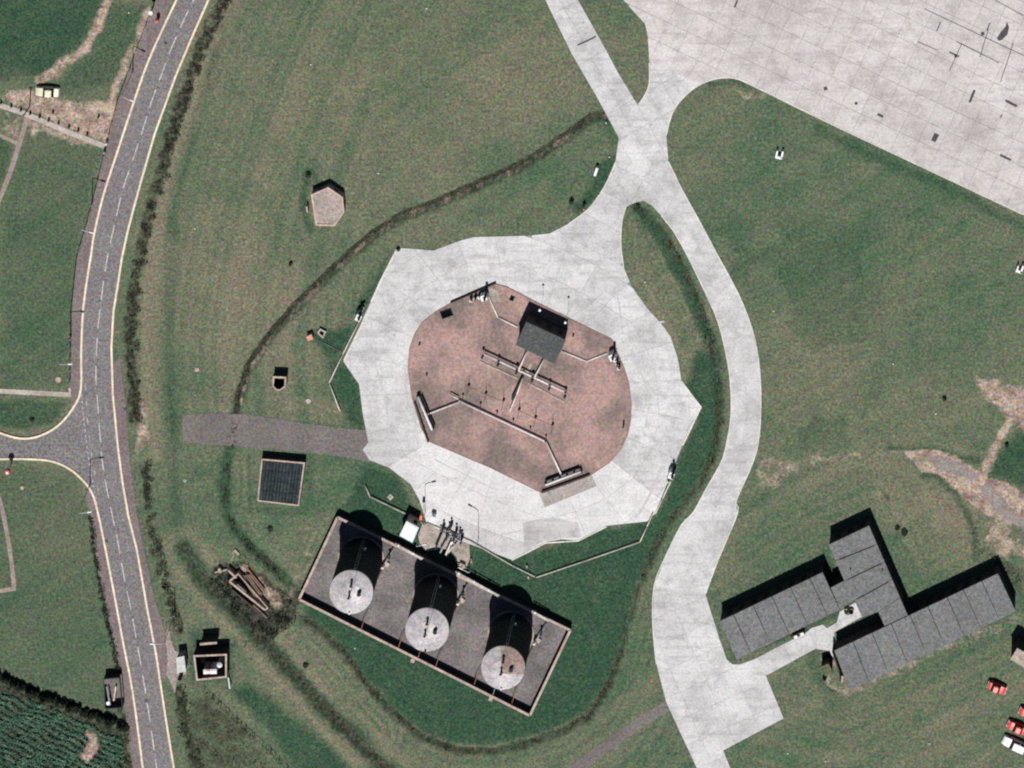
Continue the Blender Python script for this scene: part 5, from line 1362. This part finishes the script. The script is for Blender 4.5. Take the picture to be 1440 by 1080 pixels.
thicket('scrub_patch', 'dense dark scrub south of the brick ruin', 'scrub', [(305,815),(325,845),(350,868),(370,885),(395,868),(415,852)], 3.2, .8, 40, 'darkhedge', .2, skip=.3)
thicket('scrub_patch', 'rough scrub between the brick ruin and the ditch', 'scrub', [(318,795),(345,785),(375,805),(400,830)], 2.4, .5, 10, 'tuft', .2, skip=.4)
thicket('scrub_patch', 'tangled pale scrub south of the grey kiosk', 'scrub', [(270,990),(290,1010),(310,1040),(340,1075),(370,1100)], 7, .5, 7, 'tuft', .2, skip=.5)
thicket('scrub_patch', 'rough scrub right of the barrack block under the bare bank', 'scrub', [(1372,770),(1385,790),(1410,800),(1440,815)], 3, .6, 10, 'tuft', .2, skip=.5)
thicket('boundary_growth', 'thin dark growth along the wire line in the rough ground south of the enclosure', 'hedge', [(295,975),(325,1005),(358,1035),(385,1062),(410,1090)], .5, .5, 18, 'hedge', .17, skip=.3)
thicket('boundary_growth', 'thin dark growth on the boundary between bund and ruin', 'hedge', [(368,905),(395,885),(418,865)], .5, .6, 30, 'bramble', .17)
def bush(x, y, r, h, n, m, lab, group='small bushes'):
    cx, cy = W(x, y); b = MB(); leaves(b, cx, cy, 0, r, h, n, .17); b.cyl(cx, cy, 0, h * .5, .05, n=5)
    o = b.build('bush', m, loc=(cx, cy, 0)); tag(o, lab, 'bush', group)
for x, y, r, h, lab in ((804,282,.5,1.3,'small dark bush west of the taxiway throat'),(822,287,.35,1.6,'slim dark bush by the taxiway edge'),(409,370,.35,.9,'small bush in the field below the pillbox'),(1328,560,.4,.9,'small dark bush beside the white stone in the east field'),(1272,748,.7,.9,'dark bush in the grass behind the barrack block'),(1262,742,.5,.6,'low bush in the grass behind the barrack block'),(1192,858,.7,1.2,'bush in the courtyard beside the planter'),(380,743,.6,.5,'low tuft in the grass below the water tank'),(430,935,.6,.5,'low tuft in the grass below the bund'),(897,290,.5,1.0,'dark bush at the tip of the grass island'),(45,590,.5,.5,'low dark tuft above the side road'),(434,245,.6,.8,'bush at the north west of the pillbox'),(560,350,.4,.8,'small bush at the top corner of the hardstand'),(1416,625,.4,.9,'dark bush beside the bare track at the right')):
    bush(x, y, r, h, int(150 * r), 'hedge', lab)
# crop rows: a field nobody could count
b = MB()
crop = [(-70,935),(0,968),(170,1036),(180,1090),(190,1150),(-70,1150)]
bald = [(118,1020),(142,1030),(144,1052),(126,1074),(108,1066),(124,1045)]
cx0, cy0 = W(60, 1040)
for i in range(-34, 34):
    for k in range(-110, 110):
        u = k * .34 + random.uniform(-.15, .15); v = i * 1.15 + .35 * math.sin(u * .35 + i * .7) + .25 * math.sin(u * 1.1 + i)
        x = cx0 + u * math.cos(.35) - v * math.sin(.35); y = cy0 + u * math.sin(.35) * -1 - v * math.cos(.35)
        px_, py_ = x / M_PX + 720, 540 - y / M_PX
        if not inside(px_, py_, crop) or (inside(px_, py_, bald)) or random.random() < .08: continue
        leaves(b, x, y, 0, .38, .5, 8, .25)
o = b.build('crop_plants', 'crop', kind='stuff'); tag(o, 'dark green leafy crop in wavering rows in the bottom left field', 'crop')
# rank grass tufts in the lush ground
b = MB()
cand = np.argwhere((lush > .55) & (np.abs(GX) < 118) & (np.abs(GY) < 90) & (scrub < .6))
cand = cand[rng.permutation(len(cand))[:9000]]
solid = [RING, OVAL, CURVE, STRIPB, bund, [(362,645),(430,650),(420,712),(360,705)], [(270,915),(322,915),(322,958),(270,958)], [(245,918),(265,918),(265,950),(245,950)], [(1005,870),(1160,800),(1440,790),(1440,870),(1190,980)], [(560,725),(600,725),(600,770),(560,770)], road_poly]
for i, j in cand:
    x, y = float(GX[i, j]) + random.uniform(-.3, .3), float(GY[i, j]) + random.uniform(-.3, .3)
    px_, py_ = x / M_PX + 720, 540 - y / M_PX
    if any(inside(px_, py_, s_) for s_ in solid): continue
    leaves(b, x, y, float(GZ[i, j]), .28, .16, 3, .12)
o = b.build('grass_tufts', mat('tuft_green', (.04, .09, .052), (.022, .062, .038), .4, .25, colour=.7), kind='stuff'); tag(o, 'tufts of rank green grass in the unmown ground', 'grass')
# post and wire fence lines
def fence(label, line, h=1.1, step=2.4, rail=True):
    pts = resample(PW(line), step); t = thing('wire_fence', label, 'fence', *pts[0])
    for x, y in pts:
        b = MB(); b.box(x, y, -.1, h, .11, .11, random.random()); b.build('post', 'woodpost', t)
    b = MB()
    for z in (.35, .7, 1.0): b.tube([(x, y, z) for x, y in pts], .018, 4)
    b.build('wire', 'dark', t)
fence('post and wire fence behind the upper west footway', [(217,5),(199,52),(166,140),(146,217),(126,300),(108,360),(100,437),(99,545)])
fence('post and wire fence beside the boundary of the enclosure grass', [(330,905),(366,905),(420,868)])
fence('post and wire fence across the rough ground south of the kiosk', [(288,968),(330,1008),(385,1058),(415,1090)])
